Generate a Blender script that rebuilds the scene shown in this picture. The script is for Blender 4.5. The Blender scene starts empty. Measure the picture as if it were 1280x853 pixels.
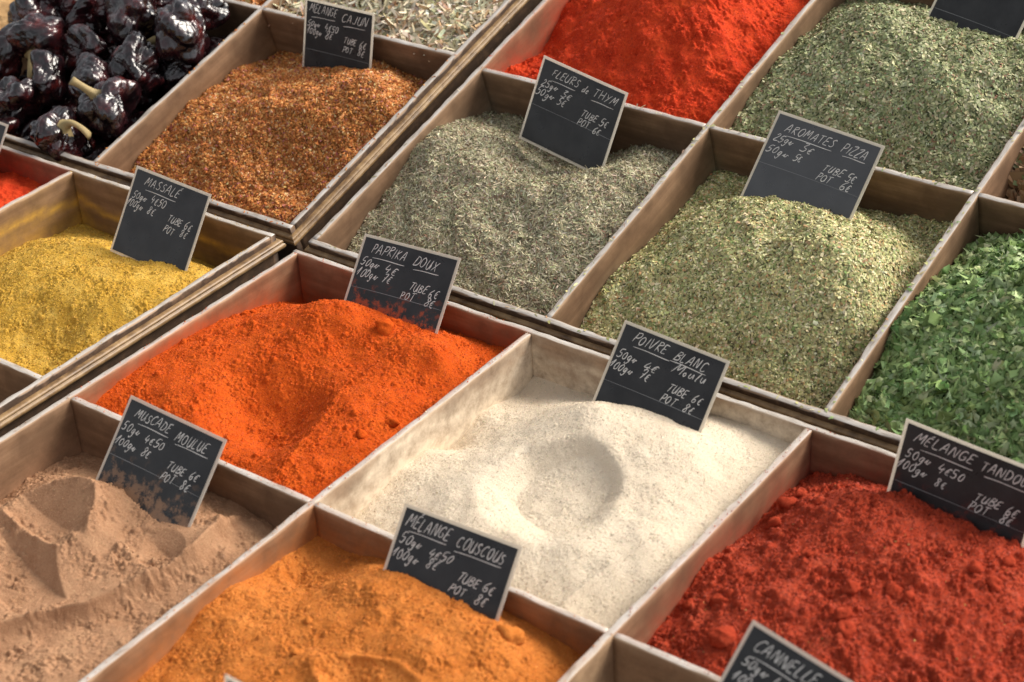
import bpy, math, random
import numpy as np
from mathutils import Matrix, Vector

rng = np.random.default_rng(7)
random.seed(7)
SC = bpy.context.scene
COL = SC.collection

# ------------------------------------------------------------------ camera
# camera and tray poses were solved from the corners of the compartments in the photograph
F_PX = 2251.39
RC = np.array([[0.80743017, -0.58783841, 0.05002524],
               [0.28055624, 0.45718178, 0.84396268],
               [-0.51898431, -0.66740604, 0.53406410]])       # rows: right, down, forward (u, v, down)
CAM = np.array([0.98593856, 0.97137966, -0.76129613])
TILT = math.atan2(0.05002524, 0.58783841)                      # stall leans towards the customer
BASE_Z = 0.86
def to_world(v):
    x, y, z = v[0], -v[1], -v[2]
    c, s = math.cos(TILT), math.sin(TILT)
    return np.array([x, c*y - s*z, s*y + c*z])
def pt_world(v):
    return to_world(v) + np.array([0, 0, BASE_Z])

cam = bpy.data.cameras.new('camera')
cam.sensor_fit = 'HORIZONTAL'
cam.sensor_width = 22.3
cam.lens = F_PX / 1280 * 22.3
cam.clip_start = 0.05
cam.clip_end = 200
co = bpy.data.objects.new('camera', cam)
COL.objects.link(co)
r_, d_, f_ = [to_world(RC[i]) for i in range(3)]
M = Matrix.Identity(4)
for i in range(3):
    M[i][0], M[i][1], M[i][2] = r_[i], -d_[i], -f_[i]
    M[i][3] = pt_world(CAM)[i]
co.matrix_world = M
SC.camera = co
cam.dof.use_dof = True
cam.dof.focus_distance = 1.50
cam.dof.aperture_fstop = 5.6

# ------------------------------------------------------------------ light
to_sun = Vector((0.62, 0.84, 0.95)).normalized()
sun = bpy.data.lights.new('sun', 'SUN')
sun.energy = 2.7
sun.angle = math.radians(30)
sun.color = (1.0, 0.905, 0.77)
so = bpy.data.objects.new('sun', sun)
COL.objects.link(so)
so.rotation_euler = to_sun.to_track_quat('Z', 'Y').to_euler()
so.location = (2, 2, 4)

world = bpy.data.worlds.new('World')
SC.world = world
world.use_nodes = True
wn, wl = world.node_tree.nodes, world.node_tree.links
wn.clear()
sky = wn.new('ShaderNodeTexSky')
sky.sky_type = 'NISHITA'
sky.sun_disc = False
sky.sun_elevation = math.asin(to_sun.z)
sky.sun_rotation = math.atan2(to_sun.x, to_sun.y)
sky.air_density = 1.0
sky.dust_density = 3.0
hs = wn.new('ShaderNodeHueSaturation')
hs.inputs['Saturation'].default_value = 0.16
bg = wn.new('ShaderNodeBackground')
bg.inputs['Strength'].default_value = 0.15
wo = wn.new('ShaderNodeOutputWorld')
wl.new(sky.outputs[0], hs.inputs['Color'])
wl.new(hs.outputs[0], bg.inputs['Color'])
wl.new(bg.outputs[0], wo.inputs['Surface'])

SC.view_settings.view_transform = 'Standard'
SC.view_settings.look = 'None'
SC.view_settings.gamma = 1
SC.view_settings.exposure = 0.50

# ------------------------------------------------------------------ helpers
def tag(o, label=None, cat=None, group=None, kind=None):
    if label: o['label'] = label
    if cat: o['category'] = cat
    if group: o['group'] = group
    if kind: o['kind'] = kind
    return o

def mesh(name, verts, faces, mats, smooth=True, midx=None):
    """faces: (n,3)/(n,4) array or list"""
    me = bpy.data.meshes.new(name)
    verts = np.asarray(verts, dtype=np.float32)
    if isinstance(faces, np.ndarray):
        n, k = faces.shape
        me.vertices.add(len(verts))
        me.vertices.foreach_set('co', verts.ravel())
        me.loops.add(n*k)
        me.loops.foreach_set('vertex_index', faces.astype(np.int32).ravel())
        me.polygons.add(n)
        me.polygons.foreach_set('loop_start', np.arange(0, n*k, k, dtype=np.int32))
        me.polygons.foreach_set('loop_total', np.full(n, k, dtype=np.int32))
        me.update(calc_edges=True)
    else:
        me.from_pydata([tuple(map(float, v)) for v in verts], [], faces)
    if smooth:
        me.polygons.foreach_set('use_smooth', np.ones(len(me.polygons), dtype=bool))
    if not isinstance(mats, (list, tuple)): mats = [mats]
    for m in mats: me.materials.append(m)
    if midx is not None:
        me.polygons.foreach_set('material_index', np.asarray(midx, dtype=np.int32))
    me.validate()
    return me

def link(name, me, parent=None):
    o = bpy.data.objects.new(name, me)
    COL.objects.link(o)
    if parent is not None: o.parent = parent
    return o

def colattr(me, name, rgba):
    a = me.color_attributes.new(name, 'FLOAT_COLOR', 'POINT')
    a.data.foreach_set('color', np.asarray(rgba, dtype=np.float32).ravel())
def fattr(me, name, v):
    a = me.attributes.new(name, 'FLOAT', 'POINT')
    a.data.foreach_set('value', np.asarray(v, dtype=np.float32))

def box_mesh(name, lo, hi, mat, bev=0.0):
    (x0, y0, z0), (x1, y1, z1) = lo, hi
    v = [(x0,y0,z0),(x1,y0,z0),(x1,y1,z0),(x0,y1,z0),(x0,y0,z1),(x1,y0,z1),(x1,y1,z1),(x0,y1,z1)]
    f = [(0,3,2,1),(4,5,6,7),(0,1,5,4),(1,2,6,5),(2,3,7,6),(3,0,4,7)]
    return mesh(name, v, f, mat, smooth=False)

def field(n, m, dx, lmin, lmax, beta, seed):
    """random field on an n x m grid of step dx, wavelengths lmin..lmax, unit std"""
    r = np.random.default_rng(seed)
    w = np.fft.rfft2(r.standard_normal((n, m)))
    ky = np.fft.fftfreq(n, dx)[:, None]; kx = np.fft.rfftfreq(m, dx)[None]
    k = np.sqrt(kx**2 + ky**2) + 1e-9
    a = k**(-beta) * np.exp(-(k*lmin)**2*0.5) * (1 - np.exp(-(k*lmax)**2*0.5))
    g = np.fft.irfft2(w*a, s=(n, m))
    return g / g.std()

# ---- node material helper
class NM:
    def __init__(s, name):
        s.m = bpy.data.materials.new(name); s.m.use_nodes = True
        s.n, s.l = s.m.node_tree.nodes, s.m.node_tree.links
        s.b = s.n['Principled BSDF']; s.out = s.n['Material Output']
    def new(s, t, **kw):
        x = s.n.new(t)
        for k, v in kw.items():
            if k.startswith('i_'): x.inputs[k[2:].replace('_', ' ')].default_value = v
            else: setattr(x, k, v)
        return x
    def noise(s, vec, scale, detail=3, rough=0.55):
        x = s.new('ShaderNodeTexNoise'); x.inputs['Scale'].default_value = scale
        x.inputs['Detail'].default_value = detail; x.inputs['Roughness'].default_value = rough
        if vec is not None: s.l.new(vec, x.inputs['Vector'])
        return x.outputs['Fac']
    def ramp(s, fac, stops):
        x = s.new('ShaderNodeValToRGB'); e = x.color_ramp.elements
        while len(e) < len(stops): e.new(0.5)
        for el, (p, c) in zip(e, stops):
            el.position = p; el.color = (*c, 1) if len(c) == 3 else c
        s.l.new(fac, x.inputs['Fac'])
        return x.outputs['Color']
    def mix(s, fac, a, b, blend='MIX'):
        x = s.new('ShaderNodeMix', data_type='RGBA', blend_type=blend)
        for sock, v in ((x.inputs[0], fac), (x.inputs[6], a), (x.inputs[7], b)):
            if isinstance(v, (int, float)): sock.default_value = v
            elif isinstance(v, tuple): sock.default_value = (*v, 1)
            else: s.l.new(v, sock)
        return x.outputs[2]
    def math(s, op, a, b=None, clamp=False):
        x = s.new('ShaderNodeMath', operation=op, use_clamp=clamp)
        for i, v in enumerate((a, b)):
            if v is None: continue
            if isinstance(v, (int, float)): x.inputs[i].default_value = v
            else: s.l.new(v, x.inputs[i])
        return x.outputs[0]
    def attr(s, name, out='Color'):
        x = s.new('ShaderNodeAttribute', attribute_name=name)
        return x.outputs[out]
    def coords(s, out='Object', scale=None, rot=None):
        t = s.new('ShaderNodeTexCoord')
        if scale is None: return t.outputs[out]
        m = s.new('ShaderNodeMapping'); m.inputs['Scale'].default_value = scale
        s.l.new(t.outputs[out], m.inputs['Vector'])
        return m.outputs['Vector']
    def bump(s, h, strength, dist):
        x = s.new('ShaderNodeBump'); x.inputs['Strength'].default_value = strength; x.inputs['Distance'].default_value = dist
        s.l.new(h, x.inputs['Height']); s.l.new(x.outputs[0], s.b.inputs['Normal'])
    def set(s, **kw):
        for k, v in kw.items():
            k = k.replace('_', ' ')
            if isinstance(v, (int, float)): s.b.inputs[k].default_value = v
            elif isinstance(v, tuple): s.b.inputs[k].default_value = (*v, 1)
            else: s.l.new(v, s.b.inputs[k])

def wood_material():
    w = NM('tray_wood')
    g = w.noise(w.coords(scale=(4, 60, 60)), 1.0, 6, 0.62)
    big = w.noise(w.coords(scale=(14, 22, 22)), 1.0, 3)
    fine = w.noise(w.coords(scale=(40, 500, 500)), 1.0, 4)
    base = w.ramp(g, [(0.30, (0.125, 0.066, 0.032)), (0.5, (0.25, 0.145, 0.078)), (0.70, (0.38, 0.24, 0.14))])
    base = w.mix(w.math('MULTIPLY', big, 0.55), base, (0.15, 0.080, 0.042))
    worn = w.ramp(w.noise(w.coords(scale=(30, 160, 160)), 1.0, 5, 0.7), [(0.32, (0.20, 0.155, 0.12)), (0.46, (0.43, 0.385, 0.34)), (0.7, (0.58, 0.545, 0.51))])
    edge = w.ramp(g, [(0.3, (0.20, 0.115, 0.06)), (0.7, (0.40, 0.26, 0.155))])
    top = w.attr('top', 'Fac')
    t1 = w.math('MULTIPLY', top, 2.2, True)
    t2 = w.math('SUBTRACT', w.math('MULTIPLY', top, 3.0), 2.0, True)
    grime = w.ramp(w.noise(w.coords(scale=(24, 24, 24)), 1.0, 6, 0.7), [(0.42, (0, 0, 0)), (0.62, (1, 1, 1))])
    base = w.mix(w.math('MULTIPLY', grime, 0.65), base, (0.095, 0.050, 0.024))
    c = w.mix(t1, base, edge)
    c = w.mix(t2, c, worn)
    dust = w.new('ShaderNodeAttribute', attribute_name='dust')  # spice dust, also painted shade on outer faces and bounce light by the cinnamon
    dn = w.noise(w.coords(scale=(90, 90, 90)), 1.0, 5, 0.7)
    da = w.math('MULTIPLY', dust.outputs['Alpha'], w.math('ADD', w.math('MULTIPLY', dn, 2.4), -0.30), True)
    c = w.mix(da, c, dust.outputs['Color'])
    rough = w.math('SUBTRACT', 0.72, w.math('MULTIPLY', t2, 0.40))
    w.set(Base_Color=c, Roughness=rough, Specular_IOR_Level=0.45)
    w.bump(w.math('ADD', w.math('MULTIPLY', g, 0.6), w.math('MULTIPLY', fine, 0.4)), 0.5, 0.0012)
    return w.m

def moulding_material():
    w = NM('moulding_varnish')
    g = w.noise(w.coords(scale=(70, 70, 70)), 1.0, 5, 0.65)
    c = w.ramp(g, [(0.32, (0.10, 0.055, 0.024)), (0.5, (0.24, 0.145, 0.065)), (0.7, (0.38, 0.25, 0.12))])
    w.set(Base_Color=c, Roughness=w.math('ADD', w.math('MULTIPLY', g, 0.35), 0.22), Specular_IOR_Level=0.5)
    w.bump(g, 0.3, 0.001)
    return w.m

def powder_material(name, dark, mid, light, fine=900, mott=60, bs=0.6, spec=0.05):
    w = NM(name)
    o = w.coords()
    n1 = w.noise(o, fine, 4, 0.7)
    n2 = w.noise(o, mott, 4, 0.6)
    c = w.ramp(w.math('ADD', w.math('MULTIPLY', n1, 0.55), w.math('MULTIPLY', n2, 0.45)),
               [(0.34, dark), (0.5, mid), (0.66, light)])
    w.set(Base_Color=c, Roughness=0.95, Specular_IOR_Level=spec)
    w.bump(n1, bs, 0.0012)
    return w.m

def flake_material(name, rough=0.65, trans=True):
    w = NM(name)
    c = w.attr('col')
    w.set(Base_Color=c, Roughness=rough, Specular_IOR_Level=0.25)
    return w.m

WOOD = wood_material()
MOULD = moulding_material()

# ------------------------------------------------------------------ trays
PHI = 0.26241459
OFF = [(0, 0, 0, 0), (0.00118123, -0.01923322, -0.00119838, -0.00012248),
       (-0.02310162, -0.01741735, -0.00997976, -0.01152217), (-0.02619438, 0.00396555, -0.01051539, -0.01055556)]
PU = 25.0
PV = [26.249, 26.094, 26.094, 26.249]
C0 = [0, 0, -3, -3]                 # first column of each tray
SY = [-1, 1, 1, -1]                 # rows run towards the customer (-1) or away (+1)
TT, WALL = 0.62, 8.6                # board thickness, depth (cm)

def frame(k):
    ou, ov, od, a = OFF[k]
    phi = PHI if k in (1, 2) else 0
    c, s = math.cos(a), math.sin(a)
    def m(u, v):
        u, v = c*u - s*v, s*u + c*v
        return np.array([u, v*math.cos(phi), v*math.sin(phi)])
    ex, ey = m(1, 0), -m(0, 1)
    return np.array([ou, ov, od]), ex, ey, np.cross(ex, ey)
FR = [frame(k) for k in range(4)]

def ray(px, py):
    d = RC.T @ np.array([(px-640)/F_PX, (py-426.5)/F_PX, 1])
    return d/np.linalg.norm(d)
def hit(k, px, py, axis, val):
    """where the sight line of a photo pixel meets a wall or level plane of tray k (local cm)"""
    o, *e = FR[k]
    d = ray(px, py)
    s = (val/100 - (CAM-o) @ e[axis])/(d @ e[axis])
    q = CAM + s*d - o
    return np.array([q @ e[0], q @ e[1], q @ e[2]])*100

def tray_matrix(k):
    o, ex, ey, ez = FR[k]
    W = [to_world(e) for e in (ex, ey, ez)]
    m = Matrix.Identity(4)
    for i in range(3):
        for j in range(3): m[i][j] = W[j][i]
        m[i][3] = pt_world(o)[i]
    return m
TM = [tray_matrix(k) for k in range(4)]

def y_range(k, row):
    if SY[k] > 0: return PV[k]*row, PV[k]*(row+1)
    return -PV[k]*(row+1), -PV[k]*row

# ------------------------------------------------------------------ heights of what fills the compartments
class Cell:
    def __init__(s, k, col, row, pts, dust=None, feats=(), dust_len=1.2, dust_amt=0.8, streak=0.0, corner=0.6):
        s.k, s.col, s.row = k, col, row
        s.x0, s.x1 = PU*col, PU*(col+1)
        s.y0, s.y1 = y_range(k, row)
        s.dust, s.dust_len, s.dust_amt, s.streak, s.corner = dust, dust_len, dust_amt, streak, corner
        s.feats = feats
        P = []
        for q in pts:
            if q[0] == 'L': P.append(hit(k, q[1], q[2], 0, s.x0+TT/2))
            elif q[0] == 'B': P.append(hit(k, q[1], q[2], 1, s.y1-TT/2))
            elif q[0] == 'Z': P.append(hit(k, q[1], q[2], 2, q[3]))
            elif q[0] == 'P': P.append(hit(k, q[1], q[2], 1, s.y0+q[3])-np.array([0, 0, q[4] if len(q) > 4 else 0]))
            elif q[0] == 'C': P.append(np.array([s.x0+q[1], s.y0+q[2], q[3]]))
        P = np.array(P)
        P[:, 2] = np.clip(P[:, 2], -7.5, 4)
        s.P = P[:, :2]
        n = len(P)
        D = np.linalg.norm(s.P[:, None]-s.P[None], axis=2)
        K = s.tps(D) + np.eye(n)*0.8
        A = np.zeros((n+3, n+3)); A[:n, :n] = K
        A[:n, n] = 1; A[:n, n+1:] = s.P; A[n, :n] = 1; A[n+1:, :n] = s.P.T
        s.w = np.linalg.solve(A, np.concatenate([P[:, 2], np.zeros(3)]))
    @staticmethod
    def tps(r):
        return np.where(r > 1e-9, r*r*np.log(np.maximum(r, 1e-9)), 0)
    def base(s, X, Y):
        sh = X.shape
        x = np.clip(X.ravel(), s.x0, s.x1); y = np.clip(Y.ravel(), s.y0, s.y1)
        n = len(s.P)
        r = np.sqrt((x[:, None]-s.P[None, :, 0])**2 + (y[:, None]-s.P[None, :, 1])**2)
        z = s.tps(r) @ s.w[:n] + s.w[n] + s.w[n+1]*x + s.w[n+2]*y
        for f in s.feats: z = f(s, x, y, z)
        d = np.minimum(np.minimum(x-s.x0, s.x1-x), np.minimum(y-s.y0, s.y1-y))-TT/2   # loose heaps slump below the rim at the boards
        zm = -0.75+0.8*np.maximum(d, 0)
        z = 0.5*(z+zm-np.sqrt((z-zm)**2+0.35))
        return np.clip(z, -8.0, 4.5).reshape(sh)

def bowl(px, py, zz, rx, ry, depth, rim=0.25, rot=0.0, off=(-0.30, -0.40), pw=0.9):
    """scooped hollow, deepest at off (fraction of its radius) from its middle"""
    def f(s, x, y, z):
        c = hit(s.k, px, py, 2, zz)
        dx, dy = x-c[0], y-c[1]
        ca, sa = math.cos(rot), math.sin(rot)
        u, v = (ca*dx+sa*dy)/rx, (-sa*dx+ca*dy)/ry
        r0 = np.sqrt(u*u+v*v)
        r0 = r0*(1+0.05*np.sin(3*np.arctan2(v, u)+px)+0.03*np.sin(7*np.arctan2(v, u)+py))
        k = np.clip(1-r0*r0, 0, 1)
        r = np.sqrt((u-off[0]*k)**2+(v-off[1]*k)**2)
        dd = depth*(1-0.4*np.clip(-(u+v)*0.75, 0, 1))
        return z - dd*np.where(r0 < 1, (lambda t: 0.55*t**pw+0.45*t*t*(3-2*t))(np.clip(1-r, 0, 1)), 0) + rim*np.exp(-((r0-1.06)/0.13)**2)
    return f
def dish(px, py, zz, rx, ry, depth):
    """round scoop mark: crisp far edge, floor tipping towards the customer, fading out in front"""
    def f(s, x, y, z):
        c = hit(s.k, px, py, 2, zz)
        u, v = (x-c[0])/rx, (y-c[1])/ry
        an = np.arctan2(v, u)
        r = np.hypot(u, v)*(1+0.04*np.sin(3*an+1)+0.02*np.sin(7*an))
        t = np.clip(1-r, 0, 1)
        wall = 1-np.exp(-t/0.16)
        far = np.clip(0.5+0.5*(0.45*u+0.9*v), 0, 1)                # 1 at the far edge, 0 in front
        floor = 0.45+0.55*(1-far)
        lip = np.clip((1-r)/(0.10+0.75*(1-far)), 0, 1)
        return z - depth*wall*floor*lip + 0.10*np.exp(-((r-1.05)/0.10)**2)*far
    return f
def hump(px, py, zz, rx, ry, h, rot=0.0):
    def f(s, x, y, z):
        c = hit(s.k, px, py, 2, zz)
        dx, dy = x-c[0], y-c[1]
        ca, sa = math.cos(rot), math.sin(rot)
        u, v = (ca*dx+sa*dy)/rx, (-sa*dx+ca*dy)/ry
        return z + h*np.exp(-(u*u+v*v))
    return f
def crest(line, zz, h, wb, wf):
    """a sharp ridge along photo points; wb / wf: fall-off (cm) on the far and near side"""
    def f(s, x, y, z):
        L = np.array([hit(s.k, px, py, 2, zz)[:2] for px, py in line])
        best = np.full(x.shape, 1e9); side = np.zeros(x.shape); endf = np.ones(x.shape)
        for a, b in zip(L[:-1], L[1:]):
            d = b-a; l2 = d @ d
            t = np.clip(((x-a[0])*d[0]+(y-a[1])*d[1])/l2, 0, 1)
            ex, ey = x-a[0]-t*d[0], y-a[1]-t*d[1]
            r = np.sqrt(ex*ex+ey*ey)
            u = r < best
            best = np.where(u, r, best)
            side = np.where(u, np.sign(d[0]*(y-a[1])-d[1]*(x-a[0])), side)
        w = np.where(side > 0, wb, wf)
        return z + h*np.exp(-best/w)
    return f

def polydist(s, line, zz, x, y):
    L = np.array([hit(s.k, px, py, 2, zz)[:2] for px, py in line])
    best = np.full(x.shape, 1e9); side = np.zeros(x.shape); over = np.zeros(x.shape)
    n = len(L)-1
    for j, (a, b) in enumerate(zip(L[:-1], L[1:])):
        d = b-a; l2 = d @ d
        t0 = ((x-a[0])*d[0]+(y-a[1])*d[1])/l2
        t = np.clip(t0, 0, 1)
        r = np.hypot(x-a[0]-t*d[0], y-a[1]-t*d[1])
        ov = np.where((j == 0) & (t0 < 0), -t0*math.sqrt(l2), 0)+np.where((j == n-1) & (t0 > 1), (t0-1)*math.sqrt(l2), 0)
        u = r < best
        best = np.where(u, r, best); over = np.where(u, ov, over)
        side = np.where(u, np.sign(d[0]*(y-a[1])-d[1]*(x-a[0])), side)
    return best, side, over
def ledge(line, zz, drop, w_, rec):
    """surface breaks down on the near side of a line and comes back after rec cm"""
    def f(s, x, y, z):
        r, side, over = polydist(s, line, zz, x, y)
        k = np.exp(-(over/1.2)**2)
        return z - np.where(side < 0, drop*(1-np.exp(-r/w_))*np.exp(-(r/rec)**2), 0)*k
    return f
def cut(px, py, z0, slope, curv, floor, length, skew=0.0):
    """a scoop's flat cut: sloping face down from (px, py, z0), level floor, then out again"""
    def f(s, x, y, z):
        c = hit(s.k, px, py, 2, z0)
        u = x-c[0]; v = y-c[1]+skew*u
        zc = np.maximum(z0+slope*v, floor)+curv*u*u+1.1*np.maximum(-v-length, 0)
        return np.minimum(z, zc)
    return f
def scoop(px, py, zz, rx, ry, depth, rot=0.0):
    """hollow dug from the near side: steep back, open front"""
    def f(s, x, y, z):
        c = hit(s.k, px, py, 2, zz)
        dx, dy = x-c[0], y-c[1]
        ca, sa = math.cos(rot), math.sin(rot)
        u, v = (ca*dx+sa*dy)/rx, (-sa*dx+ca*dy)/ry
        t = np.clip((1-v)/1.5, 0, 1)
        return z - depth*np.exp(-np.abs(u)**3)*t*t*(3-2*t)*np.exp(-np.maximum(-v-0.7, 0)**2/0.8)
    return f

PAP = (0.53, 0.080, 0.010); RED = (0.56, 0.050, 0.016); TAN = (0.35, 0.044, 0.019)
PEP = (0.70, 0.59, 0.45); MUS = (0.40, 0.22, 0.125); COU = (0.51, 0.165, 0.034); MAS = (0.54, 0.31, 0.045)
LB = lambda *a: ('C',)+a
def CR(b, *pp): return [('P', x, y, b, 0.75) for x, y in pp]       # crest seen along these sight lines, b cm from the near wall
cells = {}
cells['paprika'] = Cell(0, 0, 0, [('L',122,499),('L',174,457),('L',235,417),('L',296,394),('L',343,378),('B',361,376),('B',614,432),('B',642,436),('B',480,404)]+
    CR(19.3,(342,378),(380,371),(427,370),(455,394),(500,412),(545,432))+[('C',24.4,18,-1.8),('C',22,20,-1.2),('C',23,23,-1.7),('Z',342,420,0.1),('Z',430,430,-0.1),('Z',262,455,-0.6),('Z',225,500,-1.0),('Z',255,540,-1.8),('Z',345,462,-0.7),
    ('Z',348,500,-1.6),('Z',335,545,-2.3),('Z',300,585,-2.8),('Z',440,498,-0.7),('Z',405,545,-1.1),('Z',350,595,-1.9),('Z',480,530,-1.2),('Z',540,470,-1.1),('C',3,1,-2.9),('C',12,0.7,-3.2),('C',24,1,-3.2),('C',24.6,12,-2.6)],
    PAP, [scoop(348,488,-1.2,4.2,3.4,1.9,0.25), crest([(425,500),(385,545),(342,595)],-1.3,0.4,0.8,1.8), ledge([(262,440),(290,470),(300,520),(290,560)],-1,0.0,1,3)], 0.7, 0.6, 0.0, 0.9)
cells['pepper'] = Cell(0, 1, 0, [('L',448,642),('L',531,567),('L',560,565),('L',603,514),('L',652,490),('B',671,470),('B',700,482),('B',800,508),('B',910,524),('B',986,552)]+
    CR(19.3,(640,512),(690,505),(739,495),(800,521),(870,552))+[('C',24.4,19,-2.0),('C',21,20,-1.2),('Z',690,550,-0.4),('Z',610,600,-1.0),('Z',690,612,-1.0),('Z',775,620,-0.9),('Z',690,690,-1.7),('Z',870,620,-1.3),
    ('Z',830,690,-1.4),('Z',560,700,-2.6),('Z',510,640,-2.7),('C',24.6,5,-3.2),('C',22,1,-3.4),('C',12,0.8,-3.4),('C',24.6,14,-2.2)],
    PEP, [dish(684,616,-1.2,5.5,5.2,1.9), hump(545,560,-3,2.2,1.2,0.5,0.3), crest([(705,752),(770,715),(845,690)],-2.4,0.3,0.5,1.0)], 1.9, 1.0, 0.3, 1.3)
cells['tandoori'] = Cell(0, 2, 0, [('L',813,800),('L',841,760),('L',902,691),('L',922,676),('L',951,650),('L',978,618),('L',1000,604),('B',1020,592),('B',1069,598),('B',1109,606),('B',1200,632)]+
    CR(20.5,(985,610),(1030,609),(1069,607),(1109,618),(1190,655),(1278,692))+[('Z',1050,700,-0.3),('Z',1200,740,-0.1),('Z',1000,830,-1.3),('Z',880,790,-2.2),
    ('C',24,20,-2),('C',24,8,-2),('C',12,1,-2.6),('C',22,1,-3)],
    TAN, [hump(905,720,-2.5,2.4,1.6,0.5), bowl(1180,810,-0.8,3,2,0.6,0.1)], 0.9, 0.5)
RIDGE = [(-40,792),(0,777),(57,764),(109,756),(162,736),(210,716),(245,697),(280,664)]
cells['muscade'] = Cell(0, 0, 1, [('L',31,600),('L',0,628),('B',96,563),('B',125,574),('B',280,622),('B',346,660),('C',8.2,20.6,-1.6),('C',13,20.3,-1.7),('C',18.1,20.6,-1.7),('C',21,22,-2.2),
    ('P',92,592,18.4),('Z',30,690,-1.9),('Z',145,650,-1.6),('Z',90,700,-2.2),('Z',90,745,-2.9),('Z',0,725,-2.8),('Z',215,690,-2.0),('Z',270,662,-2.0),('Z',80,815,-3.2),('Z',0,845,-3.4),
    ('Z',205,775,-3.1),('C',24.6,18,-3.4),('C',24.6,8,-3.6),('C',2,2,-3.8),('C',14,1,-3.8),('C',1,12,-3.6)],
    MUS, [cut(88,596,-0.5,0.75,0.045,-2.5,4.4,0.15), cut(60,684,-2.0,1.1,0.030,-3.6,4.6,0.25), cut(228,662,-1.6,0.6,0.075,-2.7,3.6,0.2),
          ledge(RIDGE,-2.5,0.8,0.5,2.6), crest(RIDGE,-2.5,0.8,0.9,0.35)], 1.0, 0.55)
cells['couscous'] = Cell(0, 1, 1, [('L',180,843),('L',227,795),('L',259,753),('L',312,721),('L',360,692),('L',382,678),('B',403,672),('B',472,697),('B',637,766),('B',727,817)]+
    CR(22.3,(380,712),(440,710),(482,718),(550,752),(622,784))+[('C',24.4,20,-2.8),('Z',430,770,-0.8),('Z',520,830,-0.4),('Z',600,850,-0.9),('Z',660,815,-1.6),('Z',440,855,-0.9),('C',12,6,-1.2),('C',24.6,14,-3.2),('C',24,3,-3.4),('C',2,2,-3.2),('C',12,1,-3)],
    COU, [bowl(375,705,-1.4,1.8,1.2,0.4,0.1), hump(400,838,-1,2.2,1.2,0.5), hump(520,815,-0.3,3,1.3,0.3), bowl(455,850,-0.6,3.4,1.8,1.2,0.2,0.2)], 1.0, 0.6)
cells['massale'] = Cell(3, -1, 0, [('L',0,321),('L',40,300),('L',60,296),('L',92,284),('B',108,282),('B',140,294),('B',200,312),('B',247,324),('B',279,338)]+
    CR(18.3,(52,295),(80,291),(108,295),(131,308),(159,317),(199,324))+[('C',24.4,18,-2.0),('C',21.5,20,-1.4),('Z',105,345,-0.4),('Z',190,355,-0.7),('Z',20,380,-1.6),('Z',60,450,-3.2),('Z',220,370,-1.2),('C',24.6,10,-2.8),('C',20,2,-3.6),('C',6,2,-3.6),('C',24.6,22,-3.2)],
    MAS, [scoop(55,395,-1.6,4.6,3.6,1.2,0.3), crest([(60,440),(110,410),(165,385)],-2.2,0.3,0.8,1.6)], 0.9, 0.5, 0.75, 1.0)
cells['orange'] = Cell(3, -2, 0, [('B',0,214),('B',20,216),('B',52,230),('C',12,13,0.4),('C',5,10,-2),('C',22,12,-2.4),('C',12,2,-3.2),('C',18,20,-1.3),('C',3,24,-3)], RED, (), 1.2, 0.7)
cells['cajun'] = Cell(2, -1, 0, [('L',175,199),('L',224,139),('L',261,112),('L',295,88),('L',317,80),('B',340,66),('B',377,68),('B',467,76),('B',531,102)]+
    CR(18.5,(300,97),(330,95),(365,94),(400,97),(437,96),(470,104))+[('C',24.4,17,-2.2),('Z',380,125,0.0),('Z',310,135,-0.8),('Z',450,140,-0.4),('Z',365,205,-2.2),('Z',420,232,-3.0),('Z',250,190,-2.2),('Z',330,165,-0.9),('C',24.6,12,-3.0),('C',22,1,-3.6),('C',10,1,-4),('C',24.6,20,-3.6)],
    (0.42,0.19,0.06), [scoop(372,180,-1.4,4.6,3.6,1.3)], 0.5, 0.15)
cells['thyme'] = Cell(1, 0, 0, [('L',436,309),('L',458,275),('L',505,209),('L',517,183),('L',525,167),('L',577,148),('B',621,142),('B',653,148),('B',730,190),('B',812,184),('B',848,192)]+
    CR(18.5,(570,156),(613,168),(640,186),(669,205),(709,211),(745,205))+[('C',24.4,18,-1.9),('C',21,21,-1.6),('Z',560,178,0.4),('Z',610,205,0.1),('Z',680,235,-0.6),('Z',760,230,-0.6),('Z',560,330,-2.7),('Z',640,275,-0.8),('Z',700,290,-1.2),
    ('C',24.6,12,-2.8),('C',20,2,-3.4),('C',11,1,-3.7)], (0.30,0.28,0.20), [scoop(640,250,-0.6,4.4,2.6,0.9)], 0.4, 0.1)
cells['pizza'] = Cell(1, 1, 0, [('L',730,403),('L',757,349),('L',775,331),('L',806,309),('L',837,278),('L',859,251),('L',886,218),('B',899,213),('B',933,222),('B',1000,245),('B',1086,262),('B',1189,277)]+
    CR(17.8,(885,250),(931,240),(970,245),(1020,256),(1060,268),(1095,290))+[('C',24.4,19,-3.4),('C',21,22.5,-3.4),('C',3,21,-4.2),('Z',1000,285,2.2),('Z',900,310,1.2),('Z',1100,330,0.8),('C',23.6,16,-2.6),('C',24.4,8,-3.0),('C',5,2,-4.0),('C',12,2,-3.6),('C',20,2,-3.8),('Z',950,400,-0.3),('Z',1080,410,-0.6),('Z',830,370,-1.4)],
    (0.36,0.34,0.20), (), 0.4, 0.1)
cells['parsley'] = Cell(1, 2, 0, [('L',1068,511),('L',1102,450),('L',1114,418),('L',1152,368),('L',1186,338),('L',1212,311),('B',1228,304),('B',1279,298),('Z',1250,350,1.2),('Z',1270,430,0.9),('Z',1180,500,-1.6),('Z',1190,400,0.0),('C',20,20,-0.8),('C',24,10,-2),('C',16,10,1.4),('C',20,2,-3),('C',10,1.5,-3.4)],
    (0.10,0.16,0.07), (), 0.4, 0.05)
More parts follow.
